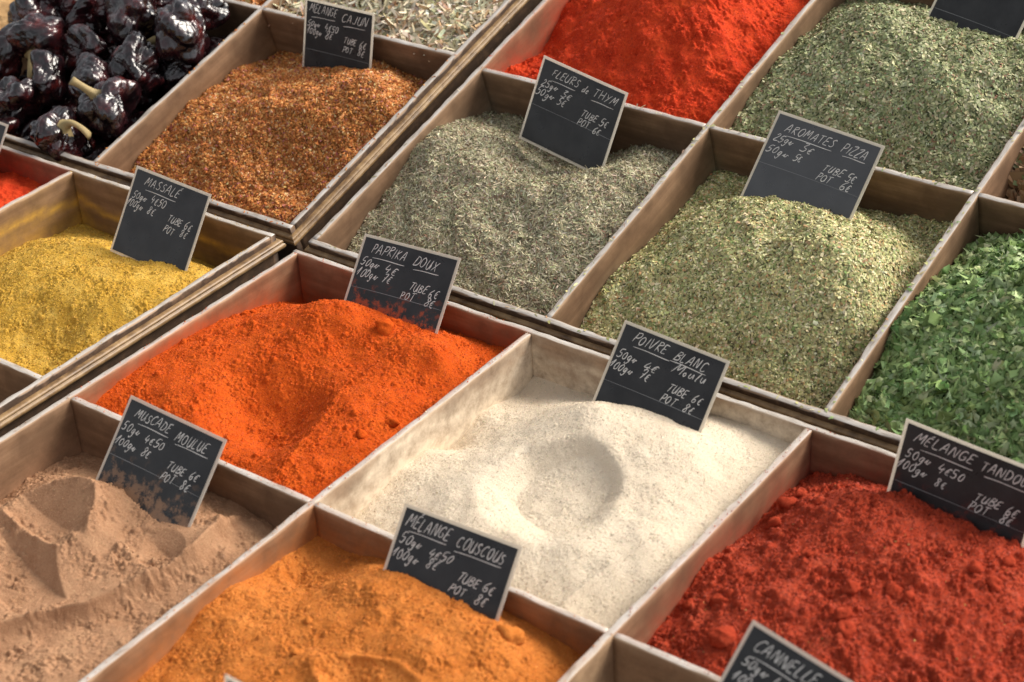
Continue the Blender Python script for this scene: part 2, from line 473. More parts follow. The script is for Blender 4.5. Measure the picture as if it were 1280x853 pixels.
cells['chilli'] = Cell(1, 0, 1, [('L',635,86),('L',676,65),('L',693,31),('L',711,3),('C',14,16,3.2),('C',8,8,-0.8),('C',18,8,-0.8),('C',4,2,-3),('C',12,1.5,-3.2),('C',24,2,-4),('C',23.8,14,-2.6),('C',13,24,-1),('C',3,24,-3),('C',22,24,-3)],
    RED, [crest([(850,-30),(868,0),(890,30),(930,85)],0.3,0.7,1.4,2.4)], 1.0, 0.6)
cells['oregano'] = Cell(1, 1, 1, [('L',916,159),('L',942,112),('L',974,75),('L',1005,47),('L',1039,16),('C',13,25.5,-3.8),('C',24,24,-3.6)]+
    CR(17.5,(1080,5),(1120,12),(1157,29),(1210,42),(1268,54))+[('Z',1110,70,1.4),('Z',1180,105,1.3),('C',24.4,12,-2.8),('C',3,2,-3.4),('C',14,2,-4),('C',23,2,-3.6),('Z',1080,140,-0.4)],
    (0.20,0.22,0.13), [scoop(1160,150,-0.6,5.5,3.4,1.1)], 0.4, 0.1)
cells['chips'] = Cell(1, 2, 1, [('L',1258,245),('L',1265,215),('L',1280,185),('C',12,12,-0.5),('C',22,6,-2.5),('C',14,2,-4.2),('C',22,22,-3),('C',4,24,-3)], (0.3,0.19,0.1), (), 0.4, 0.1)
cells['stems'] = Cell(2, -1, 1, [('C',2,2,-1.4),('C',12,1.5,-0.6),('C',23,2,-1.2),('C',2,14,-2),('C',12,12,0.4),('C',23,13,-1.8),('C',12,24,-3)], (0.4,0.35,0.25), (), 0.4, 0.05)
cells['amber'] = Cell(2, -2, 1, [('C',2,2,-2.4),('C',12,2,-1.6),('C',23,2,-1.6),('C',12,12,0.2),('C',2,14,-2),('C',23,13,-2),('C',12,24,-3)], (0.45,0.2,0.06), (), 0.4, 0.1)
cells['tan'] = Cell(2, -3, 0, [('C',22,22,-0.8),('C',22,10,-1.2),('C',12,14,0.6),('C',2,12,-2),('C',12,2,-3),('C',12,24,-2.5)], (0.45,0.27,0.12), (), 0.4, 0.1)
cells['cinnamon'] = Cell(0, 2, 1, [('C',1,25,-5.6),('C',1,16,-5),('C',5,24,-5.0),('C',9,21,-2.6),('C',16,21,-1.2),('C',21,20,-1.4),('C',12,12,-1.4),('C',3,8,-4),('C',12,2,-4),('C',23,4,-4)], (0.46,0.31,0.18), (), 6.0, 0.75, 0.0, 0.2)  # pale tan wall film paints in the bounced light of this compartment
cells['sesame'] = Cell(3, -1, 1, [('C',2,24,-4.6),('C',12,24,-4.6),('C',23,24,-4.8),('C',12,12,-2),('C',2,8,-4),('C',23,8,-4),('C',12,2,-4.5)], (0.3,0.22,0.14), (), 0.5, 0.2)
GRID = {(c.k, c.col, c.row): c for c in cells.values()}

def cell_at(k, x, y):
    col = math.floor(x/PU)
    row = math.floor(y/PV[k]) if SY[k] > 0 else math.floor(-y/PV[k])
    return GRID.get((k, col, row))

# ------------------------------------------------------------------ tray boards
def board(parent, k, name, p0, along, length, drop=0.0, seed=0):
    """one thin upright board; along: 'x' or 'y' (tray axes, cm); inner faces carry the dust of the spice beside them, outer faces a painted gap shade"""
    n = max(int(length/0.45), 4)
    ns = 16
    r = np.random.default_rng(seed)
    def wob(amp, l):
        g = np.convolve(r.standard_normal(n+40), np.hanning(l), 'same')[20:20+n+1]
        return amp*g/ (g.std()+1e-9)
    L = np.linspace(0, length, n+1)
    c1 = np.clip(0.11+wob(0.035, 5)+wob(0.02, 17), 0.05, 0.26); c2 = np.clip(0.11+wob(0.035, 5)+wob(0.02, 17), 0.05, 0.26)
    zt = wob(0.018, 7)-drop
    h = TT/2
    side = np.linspace(0, 1, ns)**0.85
    rings_y, rings_z, top = [], [], []
    for s in side[:-1]:
        rings_y.append(np.full(n+1, h)); rings_z.append(-WALL + (WALL-c1+zt)*s); top.append(0.0)
    rings_y.append(np.full(n+1, h)); rings_z.append(zt-c1*1.25); top.append(0.12)
    rings_y.append(h-c1*0.25); rings_z.append(zt-c1*0.45); top.append(0.5)
    rings_y.append(h-c1); rings_z.append(zt); top.append(1.0)
    rings_y.append(-h+c2); rings_z.append(zt); top.append(1.0)
    rings_y.append(-h+c2*0.25); rings_z.append(zt-c2*0.45); top.append(0.5)
    rings_y.append(np.full(n+1, -h)); rings_z.append(zt-c2*1.25); top.append(0.12)
    for s in side[:-1][::-1]:
        rings_y.append(np.full(n+1, -h)); rings_z.append(-WALL + (WALL-c2+zt)*s); top.append(0.0)
    RY, RZ = np.array(rings_y), np.array(rings_z)           # (m, n+1)
    m = len(RY)
    V = np.stack([np.broadcast_to(L, (m, n+1)), RY, RZ], 2)
    idx = np.arange(m*(n+1)).reshape(m, n+1)
    Fq = np.stack([idx[:-1, :-1], idx[1:, :-1], idx[1:, 1:], idx[:-1, 1:]], 2).reshape(-1, 4)[:, ::-1]
    # spice dust, plus painted gap shade and the cinnamon walls' painted brightness
    T = V.reshape(-1, 3)
    if along == 'x': TX, TY = p0[0]+T[:, 0], p0[1]+T[:, 1]
    else: TX, TY = p0[0]-T[:, 1], p0[1]+T[:, 0]
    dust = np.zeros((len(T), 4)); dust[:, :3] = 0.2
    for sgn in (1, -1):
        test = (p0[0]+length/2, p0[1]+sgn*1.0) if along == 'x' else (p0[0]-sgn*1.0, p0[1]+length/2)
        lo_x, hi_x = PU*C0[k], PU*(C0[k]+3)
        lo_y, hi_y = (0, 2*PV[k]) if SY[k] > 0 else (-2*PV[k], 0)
        if not (lo_x < test[0] < hi_x and lo_y < test[1] < hi_y):                  # outer face: shade of the gaps between trays, painted dark brown
            gap_shade = T[:, 1]*sgn > h*0.9
            dust[gap_shade, :3] = (0.055, 0.030, 0.016)
            dust[gap_shade, 3] = 1.0
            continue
        if along == 'x': qx, qy = TX, np.full_like(TY, p0[1]+sgn*1.0)
        else: qx, qy = np.full_like(TX, p0[0]-sgn*1.0), TY
        on = T[:, 1]*sgn > h*0.3
        for key in set((cell_at(k, x, y) for x, y in zip(qx[on][::3], qy[on][::3]))):
            if key is None: continue
            ce = key
            inside = on & (qx >= ce.x0) & (qx <= ce.x1) & (qy >= ce.y0) & (qy <= ce.y1)
            if not inside.any() or ce.dust is None: continue
            hh = ce.base(qx[inside], qy[inside])
            d = T[inside, 2]-hh
            if along == 'x': e = np.minimum(qx[inside]-ce.x0, ce.x1-qx[inside])
            else: e = np.minimum(qy[inside]-ce.y0, ce.y1-qy[inside])
            s_ = (qx[inside] if along == 'x' else qy[inside])
            wav = 0.5+0.5*np.sin(s_*0.55+seed)*np.sin(s_*0.23+1.3*seed)
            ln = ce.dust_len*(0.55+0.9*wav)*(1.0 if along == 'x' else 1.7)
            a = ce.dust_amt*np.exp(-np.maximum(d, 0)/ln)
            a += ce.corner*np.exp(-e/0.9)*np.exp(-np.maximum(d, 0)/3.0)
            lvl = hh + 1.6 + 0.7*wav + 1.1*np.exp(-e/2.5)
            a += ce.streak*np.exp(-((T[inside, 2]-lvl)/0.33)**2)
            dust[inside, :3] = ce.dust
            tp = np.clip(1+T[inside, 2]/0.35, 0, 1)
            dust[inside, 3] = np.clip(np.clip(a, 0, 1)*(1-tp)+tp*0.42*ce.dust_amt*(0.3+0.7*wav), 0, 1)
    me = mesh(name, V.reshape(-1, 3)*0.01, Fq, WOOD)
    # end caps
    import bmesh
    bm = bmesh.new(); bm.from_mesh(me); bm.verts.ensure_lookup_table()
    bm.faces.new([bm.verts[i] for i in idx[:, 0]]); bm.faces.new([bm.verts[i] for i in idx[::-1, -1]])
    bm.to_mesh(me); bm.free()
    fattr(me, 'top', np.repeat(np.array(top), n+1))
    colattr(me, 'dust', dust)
    o = link(name, me, parent)
    o.location = (p0[0]*0.01, p0[1]*0.01, 0)
    if along == 'y': o.rotation_euler = (0, 0, math.pi/2)
    return o

PROFILE = [(-0.03,-0.60),(0.10,-0.62),(0.26,-0.64),(0.40,-0.70),(0.46,-0.80),(0.42,-0.89),(0.34,-0.93),(0.36,-0.98),(0.48,-1.00),(0.56,-1.10),(0.58,-1.25),(0.50,-1.40),(0.30,-1.50),(-0.03,-1.56)]
def moulding(parent, a, b, na, seed):
    """mitred bead along an outer edge from a to b (cm), outward normal na"""
    r = np.random.default_rng(seed)
    d = np.array(b)-np.array(a); ln = np.linalg.norm(d); t = d/ln
    n = 60
    V = []
    for i in range(n+1):
        s = i/n
        j = r.normal(0, 0.012)
        for o, z in PROFILE:
            q0, q1 = np.array(a)-t*max(o, 0), np.array(b)+t*max(o, 0)
            q = q0+(q1-q0)*s + np.array(na)*(o+(j if o > 0.2 else 0))
            V.append((q[0], q[1], z+j*0.5))
    m = len(PROFILE)
    idx = np.arange((n+1)*m).reshape(n+1, m)
    Fq = np.stack([idx[:-1, :-1], idx[1:, :-1], idx[1:, 1:], idx[:-1, 1:]], 2).reshape(-1, 4)
    if np.cross(np.append(t, 0), np.append(na, 0))[2] > 0: Fq = Fq[:, ::-1]
    return link('moulding', mesh('moulding', np.array(V)*0.01, Fq, MOULD), parent)

TRAY_LABEL = ['wooden spice tray holding the orange paprika, pale ground pepper and brick-red tandoori heaps',
              'tilted wooden tray holding the thyme, pizza herbs, parsley and oregano heaps',
              'tilted wooden tray holding the dried black-red peppers and the coarse orange-brown flakes',
              'wooden tray holding the mustard-yellow heap beside the glossy peppers']
for k in range(4):
    root = bpy.data.objects.new('spice_tray', None)
    COL.objects.link(root)
    root.empty_display_size = 0.05
    root.matrix_world = TM[k]
    tag(root, TRAY_LABEL[k], 'tray', 'divided wooden spice trays')
    x0, x1 = PU*C0[k], PU*(C0[k]+3)
    y0, y1 = (0, 2*PV[k]) if SY[k] > 0 else (-2*PV[k], 0)
    ym = (y0+y1)/2
    h = TT/2
    sd = 100*k
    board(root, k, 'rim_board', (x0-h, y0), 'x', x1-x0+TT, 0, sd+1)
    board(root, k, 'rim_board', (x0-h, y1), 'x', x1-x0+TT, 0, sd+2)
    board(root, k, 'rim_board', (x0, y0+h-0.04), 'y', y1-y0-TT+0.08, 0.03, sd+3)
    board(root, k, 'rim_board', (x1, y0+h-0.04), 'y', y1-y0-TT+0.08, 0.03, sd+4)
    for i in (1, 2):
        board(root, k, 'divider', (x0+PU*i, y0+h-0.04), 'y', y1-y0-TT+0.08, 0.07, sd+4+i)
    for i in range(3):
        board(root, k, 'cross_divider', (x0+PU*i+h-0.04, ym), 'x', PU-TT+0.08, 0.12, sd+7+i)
    me = box_mesh('base_board', ((x0-h+0.05)*0.01, (y0-h+0.05)*0.01, -(WALL+0.6)*0.01), ((x1+h-0.05)*0.01, (y1+h-0.05)*0.01, -(WALL-0.1)*0.01), WOOD)
    link('base_board', me, root)
    X0, X1, Y0, Y1 = x0-h, x1+h, y0-h, y1+h
    moulding(root, (X0, Y0), (X1, Y0), (0, -1), sd+20)
    moulding(root, (X1, Y0), (X1, Y1), (1, 0), sd+21)
    moulding(root, (X1, Y1), (X0, Y1), (0, 1), sd+22)
    moulding(root, (X0, Y1), (X0, Y0), (-1, 0), sd+23)

# ------------------------------------------------------------------ counter under the trays and the ground it stands on
w = NM('counter_wood')
g = w.noise(w.coords(scale=(3, 30, 30)), 1.0, 5)
w.set(Base_Color=w.ramp(g, [(0.3, (0.05, 0.03, 0.02)), (0.7, (0.11, 0.07, 0.045))]), Roughness=0.7)
COUNTER = w.m
w = NM('ground_paving')
g = w.noise(w.coords(), 6, 6)
w.set(Base_Color=w.ramp(g, [(0.3, (0.14, 0.13, 0.12)), (0.7, (0.24, 0.23, 0.21))]), Roughness=0.9)
gm = mesh('ground', [(-6,-6,0),(6,-6,0),(6,6,0),(-6,6,0)], [(0,1,2,3)], w.m, smooth=False)
tag(link('ground', gm), 'grey paving under the spice stall', 'ground', kind='structure')

counter = bpy.data.objects.new('display_counter', None)
COL.objects.link(counter)
counter.location = (0, 0, 0)
tag(counter, 'dark wooden stall counter carrying the four spice trays', 'counter')
def cboard(k, lo, hi):
    v = []
    for z in (lo[2], hi[2]):
        for x, y in ((lo[0],lo[1]),(hi[0],lo[1]),(hi[0],hi[1]),(lo[0],hi[1])):
            q = TM[k] @ Vector((x*0.01, y*0.01, z*0.01)); v.append(tuple(q))
    return v
BOXF = [(0,3,2,1),(4,5,6,7),(0,1,5,4),(1,2,6,5),(2,3,7,6),(3,0,4,7)]
DZ = -(WALL+0.62)
link('counter_board', mesh('counter_board', cboard(0, (-82,-57,DZ-3.2), (79,1.2,DZ)), BOXF, COUNTER, smooth=False), counter)
link('counter_board', mesh('counter_board', cboard(1, (-82,-0.6,DZ-3.2), (79,56,DZ)), BOXF, COUNTER, smooth=False), counter)
for x in (-0.78, 0.75):
    for k, y in ((0, -52), (1, 4), (1, 52)):
        q = TM[k] @ Vector((x, y*0.01, (DZ-2.5)*0.01))
        link('leg', box_mesh('leg', (q.x-0.035, q.y-0.035, 0.0), (q.x+0.035, q.y+0.035, q.z), COUNTER), counter)

# ------------------------------------------------------------------ powders
def grid_mesh(ce, step, noise, mat, name):
    e = TT/2-0.08
    nx = int((ce.x1-ce.x0-2*e)/step); ny = int((ce.y1-ce.y0-2*e)/step)
    xs = np.linspace(ce.x0+e, ce.x1-e, nx); ys = np.linspace(ce.y0+e, ce.y1-e, ny)
    X, Y = np.meshgrid(xs, ys)
    Z = ce.base(X, Y)
    if noise is not None: Z = Z + noise(ce, X, Y, Z, step)
    ce.gx, ce.gy, ce.Z = xs, ys, Z
    V = np.stack([X, Y, Z], 2).reshape(-1, 3)*0.01
    idx = np.arange(nx*ny).reshape(ny, nx)
    Fq = np.stack([idx[:-1, :-1], idx[:-1, 1:], idx[1:, 1:], idx[1:, :-1]], 2).reshape(-1, 4)
    me = mesh(name, V, Fq, mat)
    o = link(name, me)
    o.matrix_world = TM[ce.k]
    return o

def sample(ce, x, y):
    fx = (x-ce.gx[0])/(ce.gx[1]-ce.gx[0]); fy = (y-ce.gy[0])/(ce.gy[1]-ce.gy[0])
    ix = np.clip(fx.astype(int), 0, len(ce.gx)-2); iy = np.clip(fy.astype(int), 0, len(ce.gy)-2)
    tx, ty = fx-ix, fy-iy
    Z = ce.Z
    z = (Z[iy, ix]*(1-tx)+Z[iy, ix+1]*tx)*(1-ty)+(Z[iy+1, ix]*(1-tx)+Z[iy+1, ix+1]*tx)*ty
    dzx = (Z[iy, ix+1]-Z[iy, ix])/(ce.gx[1]-ce.gx[0]); dzy = (Z[iy+1, ix]-Z[iy, ix])/(ce.gy[1]-ce.gy[0])
    return z, dzx, dzy

def crumbs(X, Y, step, n, r0, r1, seed, squash=0.7):
    """little powder balls added to a height map"""
    r = np.random.default_rng(seed)
    H = np.zeros_like(X)
    ny, nx = X.shape
    for _ in range(n):
        rad = r0+(r1-r0)*r.random()**3
        cx, cy = r.integers(0, nx), r.integers(0, ny)
        w_ = int(rad/step)+2
        sl = (slice(max(cy-w_, 0), cy+w_+1), slice(max(cx-w_, 0), cx+w_+1))
        d2 = (X[sl]-X[cy, cx])**2+(Y[sl]-Y[cy, cx])**2
        H[sl] = np.maximum(H[sl], squash*np.sqrt(np.maximum(rad*rad-d2, 0))*1.25)
    return H

def powder_noise(fine, mid, big, seed, ncr=0, cr=(0.1, 0.3), soft=None, rough=0.5):
    def f(ce, X, Y, Z, step):
        n, m = X.shape
        a = fine*field(n, m, step, 0.12, 0.7, 0.6, seed)
        b = mid*field(n, m, step, 0.4, 3.0, 1.0, seed+1)
        c = big*field(n, m, step, 1.5, 9.0, 1.5, seed+2)
        g = np.clip(0.75+rough*field(n, m, step, 1.2, 7, 1.2, seed+3), 0.15, 1.6)   # patches rougher than others
        out = (a+b)*g+c
        if ncr: out = out+crumbs(X, Y, step, ncr, cr[0], cr[1], seed+4)
        if soft is not None:
            k = np.ones_like(X)
            for px, py, zz, rx, ry, amt in soft:
                q = hit(ce.k, px, py, 2, zz)
                k *= 1-amt*np.exp(-(((X-q[0])/rx)**2+((Y-q[1])/ry)**2)**2)
            out = out*k
        return out
    return f

M_PAP = powder_material('paprika_powder', (0.42,0.050,0.006), PAP, (0.62,0.115,0.016), 700, 50)
M_PEP = powder_material('pepper_powder', (0.63,0.525,0.395), PEP, (0.75,0.645,0.505), 1100, 30)
M_TAN = powder_material('tandoori_powder', (0.23,0.030,0.014), TAN, (0.45,0.085,0.042), 600, 60)
M_MUS = powder_material('nutmeg_powder', (0.29,0.15,0.078), MUS, (0.45,0.265,0.15), 700, 40)
M_COU = powder_material('couscous_powder', (0.42,0.12,0.02), COU, (0.60,0.225,0.055), 650, 50)
M_MAS = powder_material('massale_powder', (0.38,0.21,0.03), MAS, (0.66,0.44,0.11), 650, 55)
M_RED = powder_material('chilli_powder', (0.36,0.022,0.008), RED, (0.70,0.085,0.022), 600, 50)
M_CIN = powder_material('cinnamon_powder', (0.19,0.09,0.045), (0.28,0.14,0.07), (0.36,0.19,0.10), 700, 40)
M_TNP = powder_material('tan_powder', (0.36,0.20,0.09), (0.46,0.28,0.13), (0.55,0.36,0.18), 600, 50)

def lump(parent, ce, px, py, zz, rad, mat, seed):
    q = hit(ce.k, px, py, 2, zz)
    z, _, _ = sample(ce, np.array([q[0]]), np.array([q[1]]))
    # refine once on the real surface
    q = hit(ce.k, px, py, 2, float(z[0])+rad*0.4)
    q[0] = np.clip(q[0], ce.x0+TT/2+rad*0.9, ce.x1-TT/2-rad*0.9); q[1] = np.clip(q[1], ce.y0+TT/2+rad*0.9, ce.y1-TT/2-rad*0.9)
    z, _, _ = sample(ce, np.array([q[0]]), np.array([q[1]]))
    r = np.random.default_rng(seed)
    nu, nv = 18, 12
    V = []
    dirs = r.normal(size=(7, 3)); ph = r.random(7)*6
    for j in range(nv+1):
        th = math.pi*j/nv
        for i in range(nu):
            p = np.array([math.sin(th)*math.cos(2*math.pi*i/nu), math.sin(th)*math.sin(2*math.pi*i/nu), math.cos(th)])
            d = 1+0.16*sum(math.sin(2.6*(dirs[a] @ p)+ph[a]) for a in range(7))/1.6+0.09*math.sin(7*(dirs[0] @ p)+ph[0])*math.sin(6*(dirs[1] @ p)+ph[1])+0.05*r.standard_normal()*math.sin(th)
            V.append(p*d*rad*np.array([1.1, 0.95, 0.75]))
    idx = np.arange((nv+1)*nu).reshape(nv+1, nu)
    nx = np.roll(idx, -1, 1)
    Fq = np.stack([idx[:-1], idx[1:], nx[1:], nx[:-1]], 2).reshape(-1, 4)
    o = link('lump', mesh('lump', np.array(V)*0.01, Fq, mat), parent)
    o.location = (q[0]*0.01, q[1]*0.01, (float(z[0])+rad*0.12)*0.01)
    o.rotation_euler = (r.random()*0.6, r.random()*0.6, r.random()*6)
    return o

MG = 'heaps of ground spice in the compartments'
def mound(key, step, noise, mat, label, cat='spice heap'):
    o = grid_mesh(cells[key], step, noise, mat, 'spice_mound')
    return tag(o, label, cat, MG, 'stuff')

mp = mound('paprika', 0.078, powder_noise(0.034, 0.032, 0.07, 11, 260, (0.06, 0.30)), M_PAP, 'bright orange paprika powder heap with a scooped hollow')
for px, py, rd in ((489,527,0.55),(482,411,0.75),(452,541,0.4),(497,409,0.5),(307,388,0.4),(315,387,0.3)):
    lump(mp, cells['paprika'], px, py, -1, rd, M_PAP, px)
mpe = mound('pepper', 0.078, powder_noise(0.012, 0.010, 0.05, 21, 40, (0.04, 0.14), rough=0.35), M_PEP, 'pale cream ground white pepper heap with a round scooped dip')
mt = mound('tandoori', 0.078, powder_noise(0.050, 0.070, 0.12, 31, 1300, (0.08, 0.36)), M_TAN, 'crumbly brick-red tandoori powder heap full of small lumps')
for px, py, rd in ((967,650,0.75),(1011,694,0.7),(1064,735,0.75),(1057,786,0.9),(1054,768,0.8),(901,744,0.8),(861,752,0.5),(902,798,1.0),(1119,731,0.7),(1137,745,0.6),(1220,707,0.6),(985,625,0.9),(1262,700,0.7),(1000,615,0.6),(1242,722,0.8)):
    lump(mt, cells['tandoori'], px, py, -1, rd*0.72, M_TAN, px)
mmu = mound('muscade', 0.078, powder_noise(0.036, 0.060, 0.08, 41, 420, (0.06, 0.30),
      soft=[(75,640,-2.2,3.6,1.9,0.93),(75,735,-3.2,3.2,1.7,0.9),(225,675,-2.2,3.2,1.5,0.92),(105,800,-3,4,1.5,0.5)]), M_MUS, 'brown ground nutmeg heap cut into smooth scooped ridges')
mc = mound('couscous', 0.078, powder_noise(0.030, 0.036, 0.08, 51, 240, (0.06, 0.28)), M_COU, 'golden orange couscous spice powder heap with crumbly top')
for px, py, rd in ((637,795,0.75),(385,773,0.35),(372,815,0.4),(620,770,0.3)):
    lump(mc, cells['couscous'], px, py, -1, rd, M_COU, px)
mma = mound('massale', 0.085, powder_noise(0.036, 0.034, 0.07, 61, 350, (0.06, 0.25)), M_MAS, 'mustard-yellow curry powder heap beside the empty-cornered compartment')
mound('orange', 0.12, powder_noise(0.030, 0.060, 0.15, 71), M_RED, 'vivid orange-red powder heap in front of the dried peppers')
mre = mound('chilli', 0.09, powder_noise(0.028, 0.085, 0.16, 81, 120, (0.06, 0.3)), M_RED, 'tall scarlet chilli powder heap behind the thyme')
mound('cinnamon', 0.15, powder_noise(0.03, 0.05, 0.1, 91), M_CIN, 'dull brown cinnamon heap sunk low in its compartment')
mound('tan', 0.15, powder_noise(0.03, 0.05, 0.1, 95), M_TNP, 'sandy tan powder heap beyond the dried peppers')
mound('sesame', 0.2, powder_noise(0.03, 0.05, 0.1, 97), M_TNP, 'pale brown powder heap below the mustard-yellow one')

# ------------------------------------------------------------------ herbs: small leaf flakes over a heaped core
def pick_colors(n, palette, r, jitter=0.13):
    w_ = np.array([p[0] for p in palette], float); w_ /= w_.sum()
    i = r.choice(len(palette), n, p=w_)
    c = np.array([p[1] for p in palette])[i]
    return np.clip(c*(1+jitter*r.standard_normal((n, 1)))*(1+0.06*r.standard_normal((n, 3))), 0.004, 0.9)

LEAF2 = (np.array([(-0.5,0,0),(0,-0.5,-0.22),(0.5,0,0.0),(0,0.5,-0.22)]), np.array([(0,1,2),(0,2,3)]))
SEED = (np.array([(-0.5,0,-0.2),(-0.1,-0.5,-0.4),(0.5,0,-0.2),(-0.1,0.5,-0.4),(-0.05,0,0.35)]), np.array([(0,1,4),(1,2,4),(2,3,4),(3,0,4)]))
BENT = (np.array([(-0.5,-0.4,0),(-0.5,0.4,0.02),(0,-0.5,0.12),(0,0.5,0.16),(0.5,-0.3,0),(0.5,0.35,-0.05)]), np.array([(0,2,3),(0,3,1),(2,4,5),(2,5,3)]))
_a = np.linspace(0, 2*math.pi, 10, endpoint=False)
_r = np.array([0.5,0.22,0.46,0.2,0.42,0.3,0.42,0.2,0.46,0.22])
LOBED = (np.vstack([[(0,0,0.07)], np.stack([_r*np.cos(_a), _r*np.sin(_a)*0.85, 0.28*(_r-0.3)*np.cos(2*_a)-0.1*np.cos(_a)**2], 1)]),
         np.array([(0, 1+i, 1+(i+1) % 10) for i in range(10)]))

def flakes(parent, ce, n, shape, length, width, palette, mat, seed, tilt=0.45, lift=0.12, name='flakes', lspread=0.35, sink=0.05, curl=1.0):
    r = np.random.default_rng(seed)
    SV, SF = shape
    e = TT/2+0.12
    x = ce.x0+e+(ce.x1-ce.x0-2*e)*r.random(n); y = ce.y0+e+(ce.y1-ce.y0-2*e)*r.random(n)
    z, dx, dy = sample(ce, x, y)
    N = np.stack([-dx, -dy, np.ones(n)], 1)
    N /= np.linalg.norm(N, axis=1)[:, None]
    N = N+tilt*r.standard_normal((n, 3)); N /= np.linalg.norm(N, axis=1)[:, None]
    T = r.standard_normal((n, 3)); T -= N*(T*N).sum(1)[:, None]; T /= np.linalg.norm(T, axis=1)[:, None]
    B = np.cross(N, T)
    l = length*np.exp(lspread*r.standard_normal(n)); w_ = width*np.exp(0.3*r.standard_normal(n))
    c = np.stack([x, y, z-sink+lift*r.random(n)], 1)
    cu = curl*(0.4+1.2*r.random(n))
    V = (c[:, None] + SV[None, :, 0, None]*l[:, None, None]*T[:, None] + SV[None, :, 1, None]*w_[:, None, None]*B[:, None]
         + SV[None, :, 2, None]*(w_*cu)[:, None, None]*N[:, None])
    k = len(SV)
    Fq = (SF[None] + (np.arange(n)*k)[:, None, None]).reshape(-1, 3)
    me = mesh(name, V.reshape(-1, 3)*0.01, Fq, mat, smooth=False)
    C = pick_colors(n, palette, r)
    colattr(me, 'col', np.repeat(np.concatenate([C, np.ones((n, 1))], 1), k, 0))
    return tag(link(name, me, parent), kind='stuff')

M_FL = flake_material('dry_herb_leaf', 0.7)
M_PAR = flake_material('parsley_leaf', 0.5)
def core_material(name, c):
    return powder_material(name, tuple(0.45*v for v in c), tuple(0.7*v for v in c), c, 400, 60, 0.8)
HG = 'heaps of dried herbs in the compartments'
def herb(key, label, core, name='herb_mound', cat='herb heap', noise=None, step=0.2):
    o = grid_mesh(cells[key], step, noise or powder_noise(0.0, 0.06, 0.16, hash(label) % 97 if False else len(label)), core_material(name+'_core', core), name)
    HERBS[key] = o
    return tag(o, label, cat, HG, 'stuff')
HERBS = {}

TH = [(3,(0.368,0.328,0.207)),(3,(0.494,0.443,0.293)),(1.5,(0.241,0.218,0.132)),(1.6,(0.667,0.598,0.425)),(0.9,(0.287,0.172,0.115)),(1.0,(0.31,0.31,0.161))]
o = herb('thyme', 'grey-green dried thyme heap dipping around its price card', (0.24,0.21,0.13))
flakes(o, cells['thyme'], 70000, BENT, 0.46, 0.08, TH, M_FL, 1, 0.30, 0.13)
PZ = [(3,(0.528,0.48,0.228)),(3,(0.432,0.414,0.186)),(1.2,(0.288,0.276,0.12)),(1.9,(0.744,0.672,0.396)),(0.7,(0.504,0.312,0.144)),(0.8,(0.24,0.312,0.108))]
o = herb('pizza', 'domed pale olive pizza herb heap under a shiny tilted price card', (0.2,0.19,0.10))
flakes(o, cells['pizza'], 72000, BENT, 0.28, 0.15, PZ, M_FL, 2, 0.30, 0.12)
OR = [(3,(0.287,0.305,0.149)),(3,(0.38,0.391,0.213)),(1.6,(0.172,0.196,0.086)),(1.4,(0.575,0.552,0.345)),(0.5,(0.345,0.207,0.127))]
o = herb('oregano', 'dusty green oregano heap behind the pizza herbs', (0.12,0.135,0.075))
flakes(o, cells['oregano'], 54000, BENT, 0.36, 0.17, OR, M_FL, 3, 0.34, 0.15)
PA = [(3,(0.19,0.29,0.095)),(3,(0.27,0.375,0.145)),(1.1,(0.11,0.18,0.055)),(1.6,(0.38,0.46,0.23))]
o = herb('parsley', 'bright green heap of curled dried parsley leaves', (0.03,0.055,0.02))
flakes(o, cells['parsley'], 13000, LOBED, 1.35, 1.15, PA, M_PAR, 4, 0.55, 0.6, sink=0.1, curl=2.6)
CJ = [(3,(0.55,0.215,0.055)),(3,(0.46,0.155,0.038)),(1.5,(0.32,0.095,0.026)),(1.4,(0.66,0.34,0.12)),(0.5,(0.46,0.16,0.13)),(0.4,(0.72,0.50,0.26))]
o = herb('cajun', 'coarse orange-brown cajun flake heap beside the dried peppers', (0.28,0.11,0.03))
flakes(o, cells['cajun'], 52000, SEED, 0.34, 0.20, CJ, M_FL, 5, 0.5, 0.16)
ST = [(3,(0.62,0.54,0.37)),(3,(0.70,0.63,0.46)),(1,(0.42,0.38,0.22)),(1,(0.52,0.32,0.18)),(0.8,(0.76,0.71,0.58))]
o = herb('stems', 'pale straw-coloured chopped stem heap behind the cajun flakes', (0.42,0.36,0.24))
flakes(o, cells['stems'], 6500, BENT, 1.8, 0.26, ST, M_FL, 6, 0.4, 0.4, lspread=0.3)
AM = [(3,(0.55,0.24,0.07)),(2,(0.40,0.15,0.05)),(1,(0.60,0.40,0.2))]
o = herb('amber', 'amber-orange peel chip heap behind the dried peppers', (0.3,0.13,0.04))
flakes(o, cells['amber'], 7000, BENT, 1.1, 0.6, AM, M_FL, 7, 0.5, 0.4)
CH = [(3,(0.34,0.22,0.12)),(2,(0.25,0.16,0.08)),(1,(0.45,0.33,0.2)),(0.6,(0.2,0.24,0.1))]
o = herb('chips', 'light brown bark chip heap beside the oregano', (0.2,0.13,0.07))
flakes(o, cells['chips'], 9000, BENT, 1.1, 0.55, CH, M_FL, 8, 0.5, 0.4)

